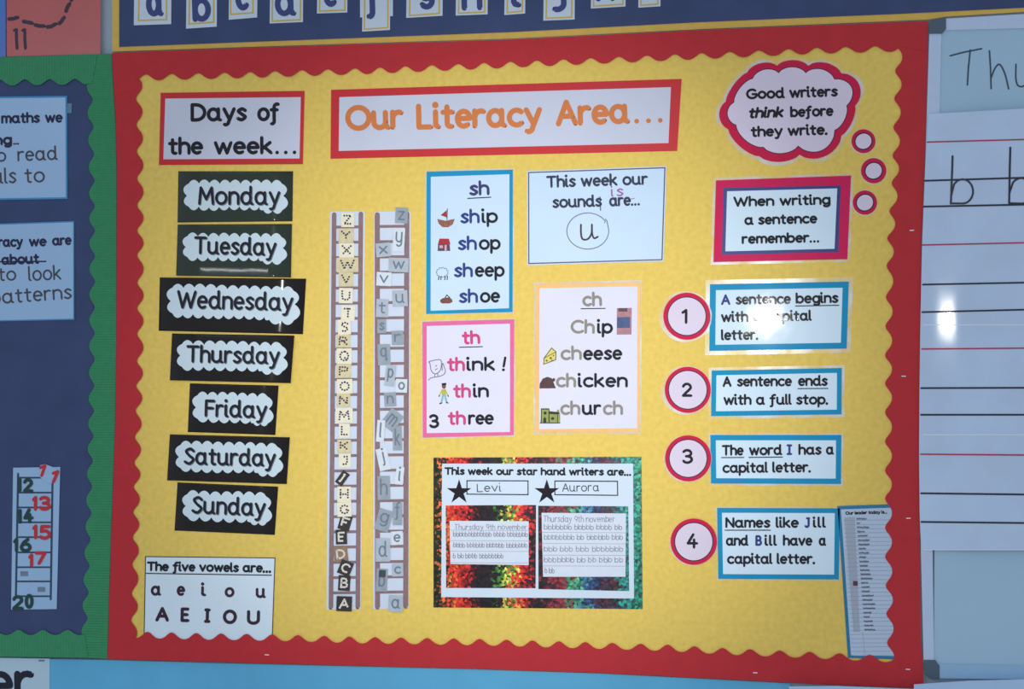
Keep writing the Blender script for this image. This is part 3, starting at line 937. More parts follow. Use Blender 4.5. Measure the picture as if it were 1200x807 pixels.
MB().flat([(723.1, 371.6), (738.2, 371.2), (738.4, 384), (722.9, 384.2)], e + 3e-5).build('picture_print', M('slate_blue_print', (72, 92, 134), 0.5, 0.2, var=0.15, vscale=90), p)
MB().flat([(724.4, 360.9), (735.4, 360.8), (735.2, 365), (724.6, 365)], e + 3e-5).build('picture_print', M('dusky_print', (98, 70, 76), 0.5, 0.2, var=0.1), p)
CHEESE = M('cheese_yellow_print', (226, 210, 110), 0.5, 0.2, var=0)
p = MB().flat([(637.2, 426.6), (637.6, 419.4), (646.4, 407.6), (651.4, 412), (651.2, 421.4)], e).build('cheese_picture', CHEESE, t, 'yellow wedge of cheese')
mb = MB().stroke([(637.2, 426.6), (637.6, 419.4), (646.4, 407.6), (651.4, 412), (651.2, 421.4)], 1.0, e + 3e-5, True).stroke([(637.6, 419.4), (651.4, 412.4)], .8, e + 4e-5)
for x, y, r in ((640.6, 422.4, 1.2), (645.4, 419.4, 1.4), (648.6, 416.4, .9), (646.8, 422, .8)):
    mb.disc((x, y), r, r, e + 5e-5, 10)
mb.build('outline_print', M('olive_line_print', (92, 88, 62), 0.5, 0.2, var=0), p)
p = MB().flat([(632.2, 455), (632.6, 449), (636, 443.4), (641.4, 441.4), (646, 442.8), (647.4, 444), (648.6, 442.6), (650.6, 443.6), (650.4, 446.2), (648.4, 447.2), (651.4, 454.8)], e).build('chicken_picture', M('roast_brown_print', (88, 62, 66), 0.5, 0.2, var=0.1, vscale=150), t, 'dark brown roast chicken')
p = MB().flat([(634.4, 478.8), (643.2, 478.8), (643.2, 481.4), (652.6, 482.6), (652.8, 479.8), (655, 479.8), (656.4, 485), (656.4, 495.6), (633.2, 495.8)], e).build('church_picture', M('lime_green_print', (150, 160, 84), 0.5, 0.2, var=0.1, vscale=150), t, 'green church with a tower')
mb = MB().stroke([(634.4, 479), (643.2, 479)], 1.3, e + 3e-5).stroke([(643.4, 480), (643.4, 495)], 1.2, e + 3e-5).stroke([(644, 483.4), (654, 484)], 3.0, e + 4e-5).stroke([(633, 495.4), (656, 495.4)], 1.1, e + 4e-5).stroke([(634.4, 480), (634.2, 495)], 1.0, e + 4.6e-5)
mb.flat([(636.6, 495), (636.8, 490), (638.4, 488.4), (640, 490), (640.2, 495)], e + 5e-5).disc((638.8, 483.8), 1.9, 1.9, e + 5e-5, 12).disc((647.6, 490.2), 1.9, 1.7, e + 5e-5, 12).stroke([(653.4, 486), (653.4, 495)], .9, e + 5e-5)
mb.build('outline_print', M('dark_green_line_print', (48, 54, 52), 0.5, 0.2, var=0), p)

# ------------------------------------------------------------------ this week our sound
q = [(617.8, 200.5), (780.9, 194.7), (777.4, 305.8), (618, 310.4)]
t, d = card('sound_sheet', 'white sheet about this week\'s sound with a circled handwritten u', 'poster', q, SKY, rim=0.7)
border(t, offset(q, -1.0), offset(q, -2.4), d, M('thin_grey_purple_outline', (96, 92, 118), 0.5, 0.2, var=0), 'thin dark outline')
e = d + .0004
INKB = M('blue_black_ink', (46, 54, 78), 0.5, 0.2, var=0)
text(t, 'This week our', (640.4, 220.2), (759.6, 216.4), 14.2, 2.7, e, INKB)
text(t, 'sounds', (647.4, 244), (705.6, 242.2), 14.2, 2.7, e, INKB)
text(t, 'are...', (714, 242.2), (749.8, 240.6), 14.2, 2.7, e, INKB, dot_k=1.1)
PURP = M('purple_pen_ink', (158, 92, 160), 0.5, 0.2, var=0)
MB().stroke([(703.2, 230.6), (703.8, 246.4)], 1.1, e + 8e-5).build('slash', INKB, t, 'pen stroke crossing out the last s')
text(t, 'i', (716.2, 230.4), (719, 230.3), 12, 1.7, e + 8e-5, PURP, 'purple handwriting')
text(t, 's', (722.8, 230.2), (730.8, 229.6), 12.4, 1.7, e + 8e-5, PURP, 'purple handwriting')
MB().stroke([(737, 233.4), (743.2, 232.4)], .8, e + 8e-5).build('slash', PURP, t)
PEN = M('grey_pen_ink', (98, 98, 112), 0.5, 0.2, var=0)
MB().stroke([(709.6, 256.6), (711.4, 259)] + [(688.8 + 24.6 * math.cos(a), 270.6 - 21.2 * math.sin(a)) for a in [0.3 - .2 * k for k in range(31)]] + [(708.6, 261)], 0.9, e).build('circle', PEN, t, 'pen circle')
MB().stroke(S([(680.8, 263.2), (680.8, 272), (682, 279), (685.6, 280.8), (690, 279), (693.2, 273), (693.6, 264)]), 2.1, e).stroke(S([(693.6, 263), (694, 274), (696.4, 279), (700.6, 277.2)]), 2.1, e + 3e-5).build('lettering', M('brown_black_pen', (66, 50, 62), 0.5, 0.2, var=0), t, 'handwritten letter in the circle')

# ------------------------------------------------------------------ star hand writers
FL = [(0.0, (18, 40, 34)), (0.035, (24, 44, 36)), (0.055, (235, 120, 50)), (0.085, (225, 60, 40)), (0.15, (205, 34, 40)), (0.19, (40, 16, 22)), (0.25, (24, 22, 30)), (0.31, (40, 26, 30)), (0.345, (70, 150, 60)), (0.37, (230, 215, 90)), (0.40, (215, 50, 44)), (0.445, (200, 34, 42)), (0.475, (28, 24, 34)), (0.53, (22, 26, 36)), (0.56, (120, 40, 50)), (0.62, (140, 44, 60)), (0.66, (30, 110, 90)), (0.70, (90, 170, 120)), (0.74, (40, 90, 150)), (0.79, (36, 36, 70)), (0.83, (90, 36, 48)), (0.87, (34, 44, 54)), (0.905, (40, 120, 120)), (0.95, (44, 150, 130)), (1.0, (20, 100, 80))]
FOIL = foil_material('rainbow_foil', FL, 0.455)
q = [(508, 536), (751.7, 535), (753, 713.4), (508, 711.5)]
t = thing('award_poster', 'star hand writers poster on glittering rainbow foil', 'poster', mid(q), 0.0003)
d = .0011
MB().slab(q, .0003, d).build('foil_backing', FOIL, t, 'glittering rainbow foil')
qs = [(518, 543), (741.8, 543), (743, 701), (517, 699.3)]
pl = [(522.3, 592), (628.2, 591.5), (627.7, 689), (522.8, 688.7)]
pr = [(630.7, 592.4), (736.3, 593), (737.3, 692.4), (631, 690)]
d += .0002
PALE = M('award_white_paper', (208, 224, 240), 0.5, 0.3, coat=0.2, coat_rough=0.25, var=0.02, vscale=10)
MB().slab(qs, d - .00015, d + .0002).build('sheet', PALE, t)
MB().slab(pl, d + .0002, d + .0004).build('foil_panel', FOIL, t, 'red and black foil panel')
MB().slab(pr, d + .0002, d + .0004).build('foil_panel', FOIL, t, 'dark green and blue foil panel')
e = d + .0006
text(t, 'This week our star hand writers are...', (520.8, 556.4), (739.4, 557.4), 9.2, 2.15, e)
STAR = M('black_star_print', (34, 28, 38), 0.6, 0.15, var=0)
for cx, cy in ((538, 576.4), (640.8, 576.4)):
    pts = []
    for i in range(10):
        r = 15.2 if i % 2 == 0 else 5.6
        a = -math.pi / 2 + i * math.pi / 5
        pts.append((cx + r * math.cos(a), cy + r * math.sin(a)))
    MB().flat(pts, e).build('star', STAR, t, 'black five pointed star')
for b in ([(546.6, 562.4), (619.4, 562.6), (619.4, 580), (546.6, 579.4)], [(649.6, 562.8), (724.2, 563.2), (724.4, 580.8), (649.6, 580)]):
    MB().ring(b, offset(b, -1.2), e + 6e-5).build('name_box', STAR, t, 'black outlined name box')
WRIT = M('soft_pen_ink', (66, 66, 80), 0.5, 0.2, var=0)
text(t, 'Levi', (559, 576.6), (587.4, 575.6), 9.6, 1.1, e, WRIT, 'handwritten name', jitter=.2)
text(t, 'Aurora', (658.6, 576), (702.2, 575.4), 9.8, 1.1, e, WRIT, 'handwritten name', jitter=.2)
HWP = M('handwriting_paper', (212, 221, 236), 0.6, 0.2, var=0.02)
PENC = M('pencil_grey', (138, 142, 160), 0.6, 0.2, var=0)
RULE = M('ruled_grey', (150, 158, 178), 0.6, 0.2, var=0)


def bees(words):
    return ' '.join('b' * n for n in words)


def writing_sample(quad, rows, rules, label):
    w = MB().slab(quad, d + .0005, d + .0011).build('writing_sample', HWP, t, label)
    g = d + .0013
    for txt, x0, x1, y, cap in rows:
        put_text(MB(), txt, (x0, y), (x1, y + .3), cap, .75, g, jitter=.3).build('lettering', PENC, w)
    for y0 in rules:
        a, b = quad[0][0] + 1, quad[1][0] - 1
        MB().stroke([(a, y0), (b, y0 + .4)], .5, g - 5e-5).build('ruled_line', RULE, w)
    return w


writing_sample([(526.8, 610), (619.5, 610.5), (619.5, 661.9), (527.8, 660.6)],
               [('Thursday 9th november', 532.5, 617.5, 620.4, 6.4), (bees((13, 4, 7)), 531, 618.5, 628.6, 6), (bees((4, 6, 6, 7)), 531, 618, 641.4, 6), (bees((1, 2, 4, 8)), 531, 590, 654, 6)], (621, 633.2, 645.6, 659), 'white slip with three lines of handwriting')
writing_sample([(634.6, 600.6), (733.6, 601.4), (733, 675.5), (636.4, 675.5)],
               [('Thursday 9th november', 636.6, 720.5, 611.4, 7.4), (bees((7, 5, 4, 2)), 637.4, 729, 620.4, 6.4), (bees((8, 2, 6, 3)), 637.4, 730, 632.2, 6.4), (bees((3, 3, 3, 7)), 637.4, 730, 646, 6.4), (bees((7, 2, 2, 3, 2)), 637.4, 730, 658.6, 6.4), (bees((1, 2)), 638, 650, 671.2, 6.4)], (623.6, 636.6, 650.2, 662.8), 'white slip with five lines of handwriting')

# ------------------------------------------------------------------ thought cloud and its bubbles
CRIM = M('crimson_border', (206, 38, 78), 0.7, 0.1, coat=0.1, coat_rough=0.09, var=0.04, vscale=20)
RINGK = M('dark_outline_print', (70, 36, 58), 0.5, 0.2, var=0)


def arcs(anchors, bul, n=12):
    out = []
    m = len(anchors)
    for i in range(m):
        a, b = anchors[i], anchors[(i + 1) % m]
        dx, dy = b[0] - a[0], b[1] - a[1]
        for j in range(n):
            s = j / n
            h = bul[i] * (4 * s * (1 - s)) ** .75
            out.append((a[0] + dx * s + dy * h, a[1] + dy * s - dx * h))
    return out


K8 = 4.035
an = [(130, 130), (252, 104), (380, 104), (515, 133), (572, 258), (516, 372), (344, 446), (180, 452), (52, 348), (42, 242)]
bu = [0.22, 0.22, 0.24, 0.30, 0.20, 0.32, 0.20, 0.22, 0.30, 0.22]
an = [(850 + x / K8, 60 + y / K8) for x, y in an]
inn = arcs(an, [.24, .22, .24, .42, .16, .34, .20, .17, .34, .14])
cxy = mid(inn)
out = arcs([(cxy[0] + (x - cxy[0]) * 1.155, cxy[1] + (y - cxy[1]) * 1.23) for x, y in an], [.20, .18, .20, .34, .12, .26, .16, .13, .28, .10])
t = thing('thought_cloud', 'crimson edged thought cloud about good writers', 'cloud card', cxy, .0003)
MB().slab(out, .0003, .0003 + T).build('cloud', CRIM, t, 'crimson cloud shape')
MB().ring([(cxy[0] + (x - cxy[0]) * 1.05, cxy[1] + (y - cxy[1]) * 1.07) for x, y in out], out, .0003, .0006).build('laminate_edge', FILM, t, 'clear plastic edge')
d = .0003 + T
MB().slab(offset(inn, 1.0), d, d + .0001).build('outline_print', RINGK, t, 'thin dark outline')
MB().slab(inn, d + .0001, d + .0002).build('cloud_centre', PLAV, t, 'white middle')
e = d + .0005
text(t, 'Good writers', (874.4, 116.6), (982, 113.2), 12.8, 2.8, e)
text(t, 'think', (876.6, 139), (918, 137.6), 12.8, 3.0, e, slant=.22)
text(t, 'before', (926, 137.6), (977, 136), 12.8, 2.8, e)
text(t, 'they write.', (879.8, 160.8), (969.6, 158), 12.8, 2.8, e)
for k, (x, y, r, ri, lb) in enumerate(((1011.9, 165.4, 14, 9.4, 'uppermost small crimson ringed bubble, just under the thought cloud'), (1023.8, 200, 14.8, 9.6, 'small crimson ringed bubble between two others, nearest the wavy border'), (1013.6, 237.3, 14.2, 9.6, 'lowest small crimson ringed bubble, beside the pink framed card'))):
    t = thing('thought_bubble', lb, 'bubble card', (x, y), .0003, 'thought bubbles')
    MB().slab(ell(x, y, r, r, 36), .0003, .0003 + T).build('ring', CRIM, t, 'crimson ring')
    MB().ring(ell(x, y, r + 1.3, r + 1.3, 36), ell(x, y, r, r, 36), .0003, .0006).build('laminate_edge', FILM, t, 'clear plastic edge')
    MB().slab(ell(x, y, ri + 1.3, ri + .9, 36, -.5), d, d + .0001).build('outline_print', RINGK, t, 'thin dark outline')
    MB().slab(ell(x, y, ri, ri - .6, 36, -.5), d + .0001, d + .0002).build('bubble_centre', PLAV, t, 'white middle')

# ------------------------------------------------------------------ when writing a sentence remember
q = [(839, 211.3), (997.3, 205.6), (993, 303.6), (836, 307)]
qb = [(847.8, 220), (985.3, 217.3), (982.3, 295.2), (845.8, 298.6)]
qi = [(852, 224), (981.2, 220.6), (978, 291.4), (850, 294.4)]
t, d = card('sentence_card', 'crimson and navy framed card reading When writing a sentence remember', 'sentence card', q, SKY2, rim=3.2)
border(t, q, qb, d, M('crimson_pink_border', (212, 42, 94), 0.7, 0.1, coat=0.1, coat_rough=0.09, var=0.03), 'crimson border')
border(t, qb, qi, d, M('navy_inner_border', (44, 58, 128), 0.45, 0.3, var=0.03), 'navy inner border')
e = d + .0005
text(t, 'When writing', (859.6, 242.4), (973.4, 239.8), 12.2, 2.65, e)
text(t, 'a sentence', (872.4, 263.8), (958, 261.8), 12.2, 2.65, e)
text(t, 'remember...', (869.2, 286), (960, 284), 12.2, 2.65, e, dot_k=1.1)

# ------------------------------------------------------------------ numbered circles
for n, x, y, r, ri, px0, px1, by, cap, where in (('1', 804.9, 370.4, 27.6, 22, 798.6, 805.6, 379.4, 17.6, 'beside the sentence begins card'), ('2', 806.0, 456.6, 27, 22, 799, 811.4, 464.9, 16.8, 'beside the sentence ends card'),
                                                 ('3', 806.4, 536.9, 27, 21.6, 799.4, 812.2, 543.4, 17.6, 'beside the card about the word I'), ('4', 813, 634.5, 27.2, 21.8, 804.6, 818.2, 642.6, 18, 'beside the card about names')):
    t = thing('number_circle', 'crimson ringed white circle with a black figure %s, %s' % ({'1': 'one', '2': 'two', '3': 'three', '4': 'four'}[n], where), 'number card', (x, y), .0016, 'numbered circles')
    d0 = .0016
    MB().slab(ell(x, y, r, r, 44), d0, d0 + T).build('ring', CRIM, t, 'crimson ring')
    k = {'1': (-1.6, 3.4), '2': (-1.8, 2.8), '3': (-.6, 1.6), '4': (-.4, 1.2)}[n]
    MB().ring(ell(x + k[0], y + .5, r + k[1], r + k[1] - 1, 44), ell(x, y, r, r, 44), d0 - .0003, d0 + .0003).build('laminate_edge', FILM, t, 'clear plastic edge')
    MB().slab(ell(x, y, ri + 1.2, ri + 1.2, 44), d0 + T, d0 + T + .0001).build('outline_print', RINGK, t, 'thin dark outline')
    MB().slab(ell(x, y, ri, ri, 44), d0 + T + .0001, d0 + T + .0002).build('circle_centre', PLAV, t, 'white middle')
    text(t, n, (px0, by), (px1, by), cap, 3.1, d0 + T + .0005, BLACK, 'black figure')

# ------------------------------------------------------------------ four sentence cards
CARDS = [
    ([(832, 333), (994.7, 329.8), (992.2, 408.3), (831.2, 411)], 7.0, 'first blue bordered sentence card, about how a sentence begins', 5.0,
     [('A', 845, 856, 357.4, 357.2, 1), ('sentence', 862, 927, 357, 356.2, 0), ('begins', 932.4, 982.6, 355.8, 355, 0), ('with a capital', 845, 951.4, 377.6, 375.8, 0), ('letter.', 845, 888.4, 398.8, 398, 0)], [((932.4, 358.4), (983, 357.6))]),
    ([(834, 434), (986.5, 431), (986.2, 485.3), (833.3, 487.4)], 5.6, 'second blue bordered sentence card, about how a sentence ends', 3.4,
     [('A', 846.8, 857.4, 453.4, 453.2, 0), ('sentence', 863.6, 928.2, 453, 452.6, 0), ('ends', 935.2, 970, 452.4, 452.2, 0), ('with a full stop.', 847.8, 970.2, 474.6, 474, 0)], [((935, 455.2), (970.2, 455))]),
    ([(832.5, 509.5), (986, 509.5), (985.5, 566.8), (833.2, 566.3)], 6.2, 'third blue bordered sentence card, about the capital word I', 2.4,
     [('The', 846, 871.6, 533.8, 533.6, 0), ('word', 877.8, 916.8, 533.6, 533.2, 0), ('I', 921.8, 928.4, 533, 533, 1), ('has', 935.6, 962.8, 533, 532.8, 0), ('a', 968, 977.4, 532.8, 532.6, 0), ('capital letter.', 846.6, 950, 554.2, 553.4, 0)], [((845.6, 536), (871.8, 535.8)), ((877.6, 535.8), (917, 535.4))]),
    ([(840.3, 594.9), (984, 595.4), (983, 678.7), (841.8, 678)], 5.6, 'fourth blue bordered sentence card, about names having capitals', 1.6,
     [('Names', 850, 902.8, 618.4, 618.4, 0), ('like', 909, 936.2, 618.4, 618.4, 0), ('J', 942.8, 949.4, 618.4, 618.4, 1), ('ill', 952.6, 968, 618.2, 618.2, 0), ('and', 850.6, 877.2, 639.4, 639.4, 0), ('B', 885.2, 893, 639.4, 639.4, 1), ('ill', 896, 910.6, 639.4, 639.4, 0), ('have', 917.4, 952.2, 639.4, 639.4, 0), ('a', 959.4, 968.2, 639.4, 639.4, 0), ('capital letter.', 852, 955, 660.8, 660.8, 0)], [((849.6, 621), (903, 621))]),
]
for q, bw, lb, rim, ws, us in CARDS:
    t, d = card('sentence_card', lb, 'sentence card', q, SKY2, rim=rim, group='sentence rule cards')
    border(t, q, offset(q, -bw), d, BLUEB, 'blue border')
    e = d + .0005
    for s, x0, x1, y0, y1, nv in ws:
        text(t, s, (x0, y0), (x1, y1), 12.6, 2.55, e, NAVYT if nv else BLACK, 'navy capital' if nv else None, dot_k=1.25)
    for a, b in us:
        MB().stroke([a, b], 1.15, e).build('underline', BLACK, t)

# ------------------------------------------------------------------ leader list
q = [(981.3, 592.7), (1050, 590.3), (1052, 772.5), (993.6, 770.6)]
t, d = card('name_list', 'narrow blue edged class list tucked behind the wavy red border', 'list', q, M('list_paper', (186, 204, 226), 0.45, 0.3, coat=0.4, coat_rough=0.2, var=0.02, vscale=9))
border(t, q, [(985.4, 596.6), (1050, 594.4), (1052, 768.6), (997.2, 767.6)], d, M('teal_blue_edge', (44, 122, 164), 0.5, 0.3, var=0.03), 'blue border')
e = d + .0004
text(t, 'Our leader today is...', (990.8, 603), (1039.6, 601.6), 3.9, 1.0, e, BLACK, 'tiny heading', gap=.12)
MB().flat([(989.6, 606), (1001.6, 605.6), (1007.6, 740), (1000.2, 740.2)], e - 2e-4).build('tick_column', M('grey_column_print', (168, 178, 194), 0.5, 0.2, var=0.02), t, 'grey column')
FAINT = M('faint_rule_print', (146, 162, 186), 0.5, 0.2, var=0)
mb = MB()
for k in range(33):
    y = 607 + 4.95 * k
    xl = 988.6 + (y - 607) * .062
    mb.stroke([(xl, y + 2.6), (1050, y + 1.8 + (0.6 if k % 3 else 0))], .4, e - 1e-4)
mb.stroke([(1011, 740), (1013.6, 767)], .4, e - 1e-4)
mb.build('ruled_print', FAINT, t, 'faint ruled lines')
TINY = M('tiny_list_ink', (84, 88, 108), 0.5, 0.2, var=0)
rnd = random.Random(5)
mb = MB()
for k in range(27):
    y = 608.6 + 5.0 * k
    x = 1003.6 + (y - 608) * .074
    L_ = rnd.uniform(7, 14.5) if k != 1 else 4
    pts = []
    n = int(L_ / .9)
    for i in range(n + 1):
        pts.append((x + L_ * i / n, y - .9 + (1.0 if i % 2 else -1.0) * rnd.uniform(.5, 1.1)))
    mb.stroke(pts, .75, e)
mb.build('writing_print', TINY, t, 'rows of tiny blurred writing')
MB().slab(rect(1002.4, 683.4, 5.4, 5.4, 2), d, d + .0008).build('marker', M('dark_maroon_marker', (92, 62, 74), 0.5, 0.3, var=0.1), t, 'small dark square marker')


# ================================================================== ALPHABET LADDERS
RAIL = M('mauve_brown_ladder_print', (140, 116, 119), 0.6, 0.2, var=0.1, vscale=60)
STRIP = M('ladder_white_paper', (208, 218, 236), 0.55, 0.2, var=0.02, vscale=12)


def ladder(label, strip, r0, r1, rung_y):
    t = thing('paper_ladder', label, 'ladder', mid(strip), .0003, 'alphabet ladders')
    d = .0003 + T
    MB().slab(strip, .0003, d).build('strip', STRIP, t, 'white paper strip')
    for (a, b, c, e_) in (r0, r1):
        MB().stroke([(a[0] + (b[0] - a[0]) * i / 6, a[1] + (b[1] - a[1]) * i / 6) for i in range(7)], c, d + .0003).build('rail', RAIL, t, 'mauve brown rail')
    for k in range(25):
        y = rung_y + 17.85 * k
        s = (y - 250) / 463
        xa = r0[0][0] + (r0[1][0] - r0[0][0]) * s
        xb = r1[0][0] + (r1[1][0] - r1[0][0]) * s
        MB().flat([(xa, y - 1.6), (xb, y - 2.0), (xb, y + 1.4), (xa, y + 1.8)], d + .00015 + k * 1e-6).build('rung', RAIL, t, 'mauve brown rung')
    return t


ladder('white paper ladder of dotted capital letters, beside the day cards', [(386.7, 249.5), (389, 247.6), (425, 247.4), (427.6, 249), (425.6, 480), (422.6, 713.5), (382.5, 714), (384.4, 480)],
       ((391.6, 251.4), (387.8, 711.5), 5.4, 0), ((422.9, 250.6), (419.2, 711), 5.4, 0), 266)
ladder('white paper ladder of grey small letters, beside the sound posters', [(438.4, 250), (440.6, 248), (478.6, 247.4), (481.2, 249), (480.4, 480), (478.6, 712), (437.4, 713.6), (437.8, 480)],
       ((442.1, 251.6), (442.4, 711), 6, 0), ((476.8, 250.4), (475.4, 710), 6, 0), 265.2)

PALEY = M('pale_cream_tile', (236, 230, 204), 0.55, 0.2, var=0.05, vscale=90)
TAN = M('tan_cream_tile', (216, 204, 162), 0.55, 0.2, var=0.1, vscale=90)
BTILE = M('black_tile', (58, 52, 50), 0.5, 0.3, var=0.1, vscale=60)
DOTK = M('purple_dot_ink', (74, 66, 98), 0.5, 0.2, var=0)
DOTW = M('white_dot_paint', (220, 220, 214), 0.5, 0.2, var=0.05)
LT = [('Z', 399.8, 415.2, 249, 266, 0, 'y'), ('Y', 396.6, 414.2, 267.5, 284.4, 0, 't'), ('X', 397.4, 415, 284.6, 301.7, 0, 'y'), ('W', 394.4, 420, 301.7, 318.8, -1, 't'), ('V', 397, 414, 319, 335.2, 0, 't'),
      ('U', 397.2, 413.4, 337.4, 355.2, 1, 'y'), ('T', 399.8, 415.8, 358, 375.8, 3, 'y'), ('S', 395.8, 411, 374.2, 392, -3, 'y'), ('R', 394, 410.6, 391.8, 407, 2, 't'), ('Q', 394.5, 412.2, 408, 426.4, 0, 'y'),
      ('P', 394, 411.7, 426.6, 442.4, 0, 't'), ('O', 394.8, 413, 444, 461, -1, 'y'), ('N', 394.5, 410.4, 461, 476.4, 1, 't'), ('M', 393.2, 413.3, 477.7, 495.2, -1, 'y'), ('L', 397.2, 410, 496.4, 512.8, 1, 'y'),
      ('K', 395.3, 411.4, 515, 530.6, 0, 't'), ('J', 397, 411, 531.4, 547.6, 0, 'y'), ('I', 396.4, 406, 551.6, 568.6, 36, 'b'), ('H', 395.3, 411.4, 570, 588.4, 0, 'y'), ('G', 395.2, 411.9, 588.4, 605.2, -2, 'y'),
      ('F', 397.4, 411.4, 603.2, 621, 16, 'b'), ('E', 393.4, 406.6, 620.2, 637.6, -2, 'b'), ('D', 391, 407.6, 640.4, 657.8, -6, 'd'), ('C', 397.2, 412.4, 657, 673.8, 22, 'b'), ('B', 396.4, 410.4, 673.8, 692, 3, 'b'), ('A', 394.2, 412.4, 698.4, 716, 2, 'b')]
DBR = M('brown_card_tile', (150, 124, 96), 0.55, 0.2, var=0.1, vscale=90)
for k, (ch, x0, x1, y0, y1, rot, sty) in enumerate(LT):
    m, ink = {'y': (PALEY, DOTK), 't': (TAN, DOTK), 'b': (BTILE, DOTW), 'd': (DBR, DOTW)}[sty]
    c = ((x0 + x1) / 2, (y0 + y1) / 2)
    w, h = x1 - x0, y1 - y0
    d0 = .0018 + (k % 2) * .0010
    t = thing('letter_tile', '%s tile with a dotted capital letter %s on the ladder' % ({'y': 'pale cream', 't': 'tan', 'b': 'black', 'd': 'brown'}[sty], ch), 'letter tile', c, d0, 'capital letter tiles')
    MB().slab(rect(c[0], c[1], w, h, rot), d0, d0 + T).build('tile', m, t)
    cr, sr = math.cos(math.radians(rot)), math.sin(math.radians(rot))
    L_ = lambda x, y: (c[0] + x * cr - y * sr, c[1] + x * sr + y * cr)
    hw = w * (.34 if ch != 'I' else .2)
    wide = 2.4 if sty in 'yt' else 2.6
    put_text(MB(), ch, L_(-hw, h * .34), L_(hw, h * .34), h * .7, wide, d0 + T + .0002, dots=3.0 if sty in 'yt' else 2.2).build('lettering_dot', ink, t, 'dotted letter')

GREYT = M('grey_letter_tile', (174, 186, 197), 0.55, 0.3, var=0.08, vscale=50)
GREYD = M('dark_grey_letter_tile', (150, 162, 173), 0.55, 0.3, var=0.1, vscale=50)
GREYP = M('pale_grey_letter_tile', (212, 222, 231), 0.55, 0.3, var=0.05, vscale=50)
TINK = M('grey_letter_ink', (114, 126, 144), 0.5, 0.2, var=0)
RT = [('z', 463.2, 477.8, 243, 261.6, 2, 'd'), ('y', 460.6, 474.2, 267, 294.6, 3, 'p'), ('x', 440.6, 457.6, 284.6, 300.8, -5, 'g'), ('w', 455.4, 478.8, 302, 318.6, 2, 'g'), ('v', 441.2, 458.6, 318.8, 334.8, 3, 'p'),
      ('u', 459.8, 477.6, 340, 358.8, -2, 'g'), ('t', 440.8, 455, 350.2, 371.4, 2, 'g'), ('s', 442.2, 452.6, 374, 390.2, 0, 'd'), ('r', 459, 472.8, 387.4, 404, -2, 'd'), ('q', 442.6, 457.4, 403, 427.6, -2, 'd'),
      ('p', 451.4, 463.2, 427.4, 452.2, 6, 'g'), ('o', 463.8, 477.2, 444, 459.8, 2, 'p'), ('n', 450.2, 464.2, 459.6, 476.2, -3, 'd'), ('m', 450.6, 468.6, 480.4, 503.2, 38, 'd'), ('l', 441.4, 450.6, 492, 517.6, 4, 'p'),
      ('k', 460.2, 471.2, 499, 527.6, -1, 'd'), ('j', 442.6, 455.6, 525, 551, -12, 'p'), ('i', 463.6, 473, 547, 567.6, 6, 'p'), ('h', 442.4, 457.2, 557.4, 585.4, -1, 'd'), ('g', 441.2, 458.2, 596.6, 622, 16, 'd'),
      ('f', 460.2, 471.4, 588.4, 615, 0, 'd'), ('e', 458.4, 472.2, 622.2, 638.2, -4, 'p'), ('d', 440.2, 457.2, 630.4, 657.8, 0, 'g'), ('c', 459.2, 472.6, 660.2, 675.2, -2, 'g'), ('b', 440.8, 454, 666, 692.8, 3, 'd'), ('a', 455.2, 472.2, 697.2, 716.8, 2, 'g')]
for k, (ch, x0, x1, y0, y1, rot, sty) in enumerate(RT):
    m = {'g': GREYT, 'd': GREYD, 'p': GREYP}[sty]
    c = ((x0 + x1) / 2, (y0 + y1) / 2)
    w, h = x1 - x0, y1 - y0
    d0 = .0018 + (k % 3) * .0010
    t = thing('letter_tile', '%s tile with a small letter %s on the ladder' % ({'g': 'grey', 'd': 'dark grey', 'p': 'pale grey'}[sty], ch), 'letter tile', c, d0, 'small letter tiles')
    MB().slab(rect(c[0], c[1], w, h, rot), d0, d0 + T).build('tile', m, t)
    cr, sr = math.cos(math.radians(rot)), math.sin(math.radians(rot))
    L_ = lambda x, y: (c[0] + x * cr - y * sr, c[1] + x * sr + y * cr)
    tall, low = ch in 'bdfhklt', ch in 'gjpqyf'
    hw = w * (.30 if ch not in 'ijl' else .14)
    base = h * (.12 if low else .30)
    cap = {True: h * .66, False: h * .78}[tall] if not low else h * .62
    put_text(MB(), ('~y' if ch == 'y' else ch), L_(-hw, base), L_(hw, base), cap, 1.9, d0 + T + .0002, dot_k=1.4).build('lettering', TINK, t, 'grey letter')
    if ch == 'b':
        MB().slab(rect(c[0] + .6, c[1] - h * .28, 8, 8.4, rot), d0 + T + .0003, d0 + T + .0006).build('patch', M('charcoal_patch', (72, 78, 86), 0.6, 0.2), t, 'dark square patch')

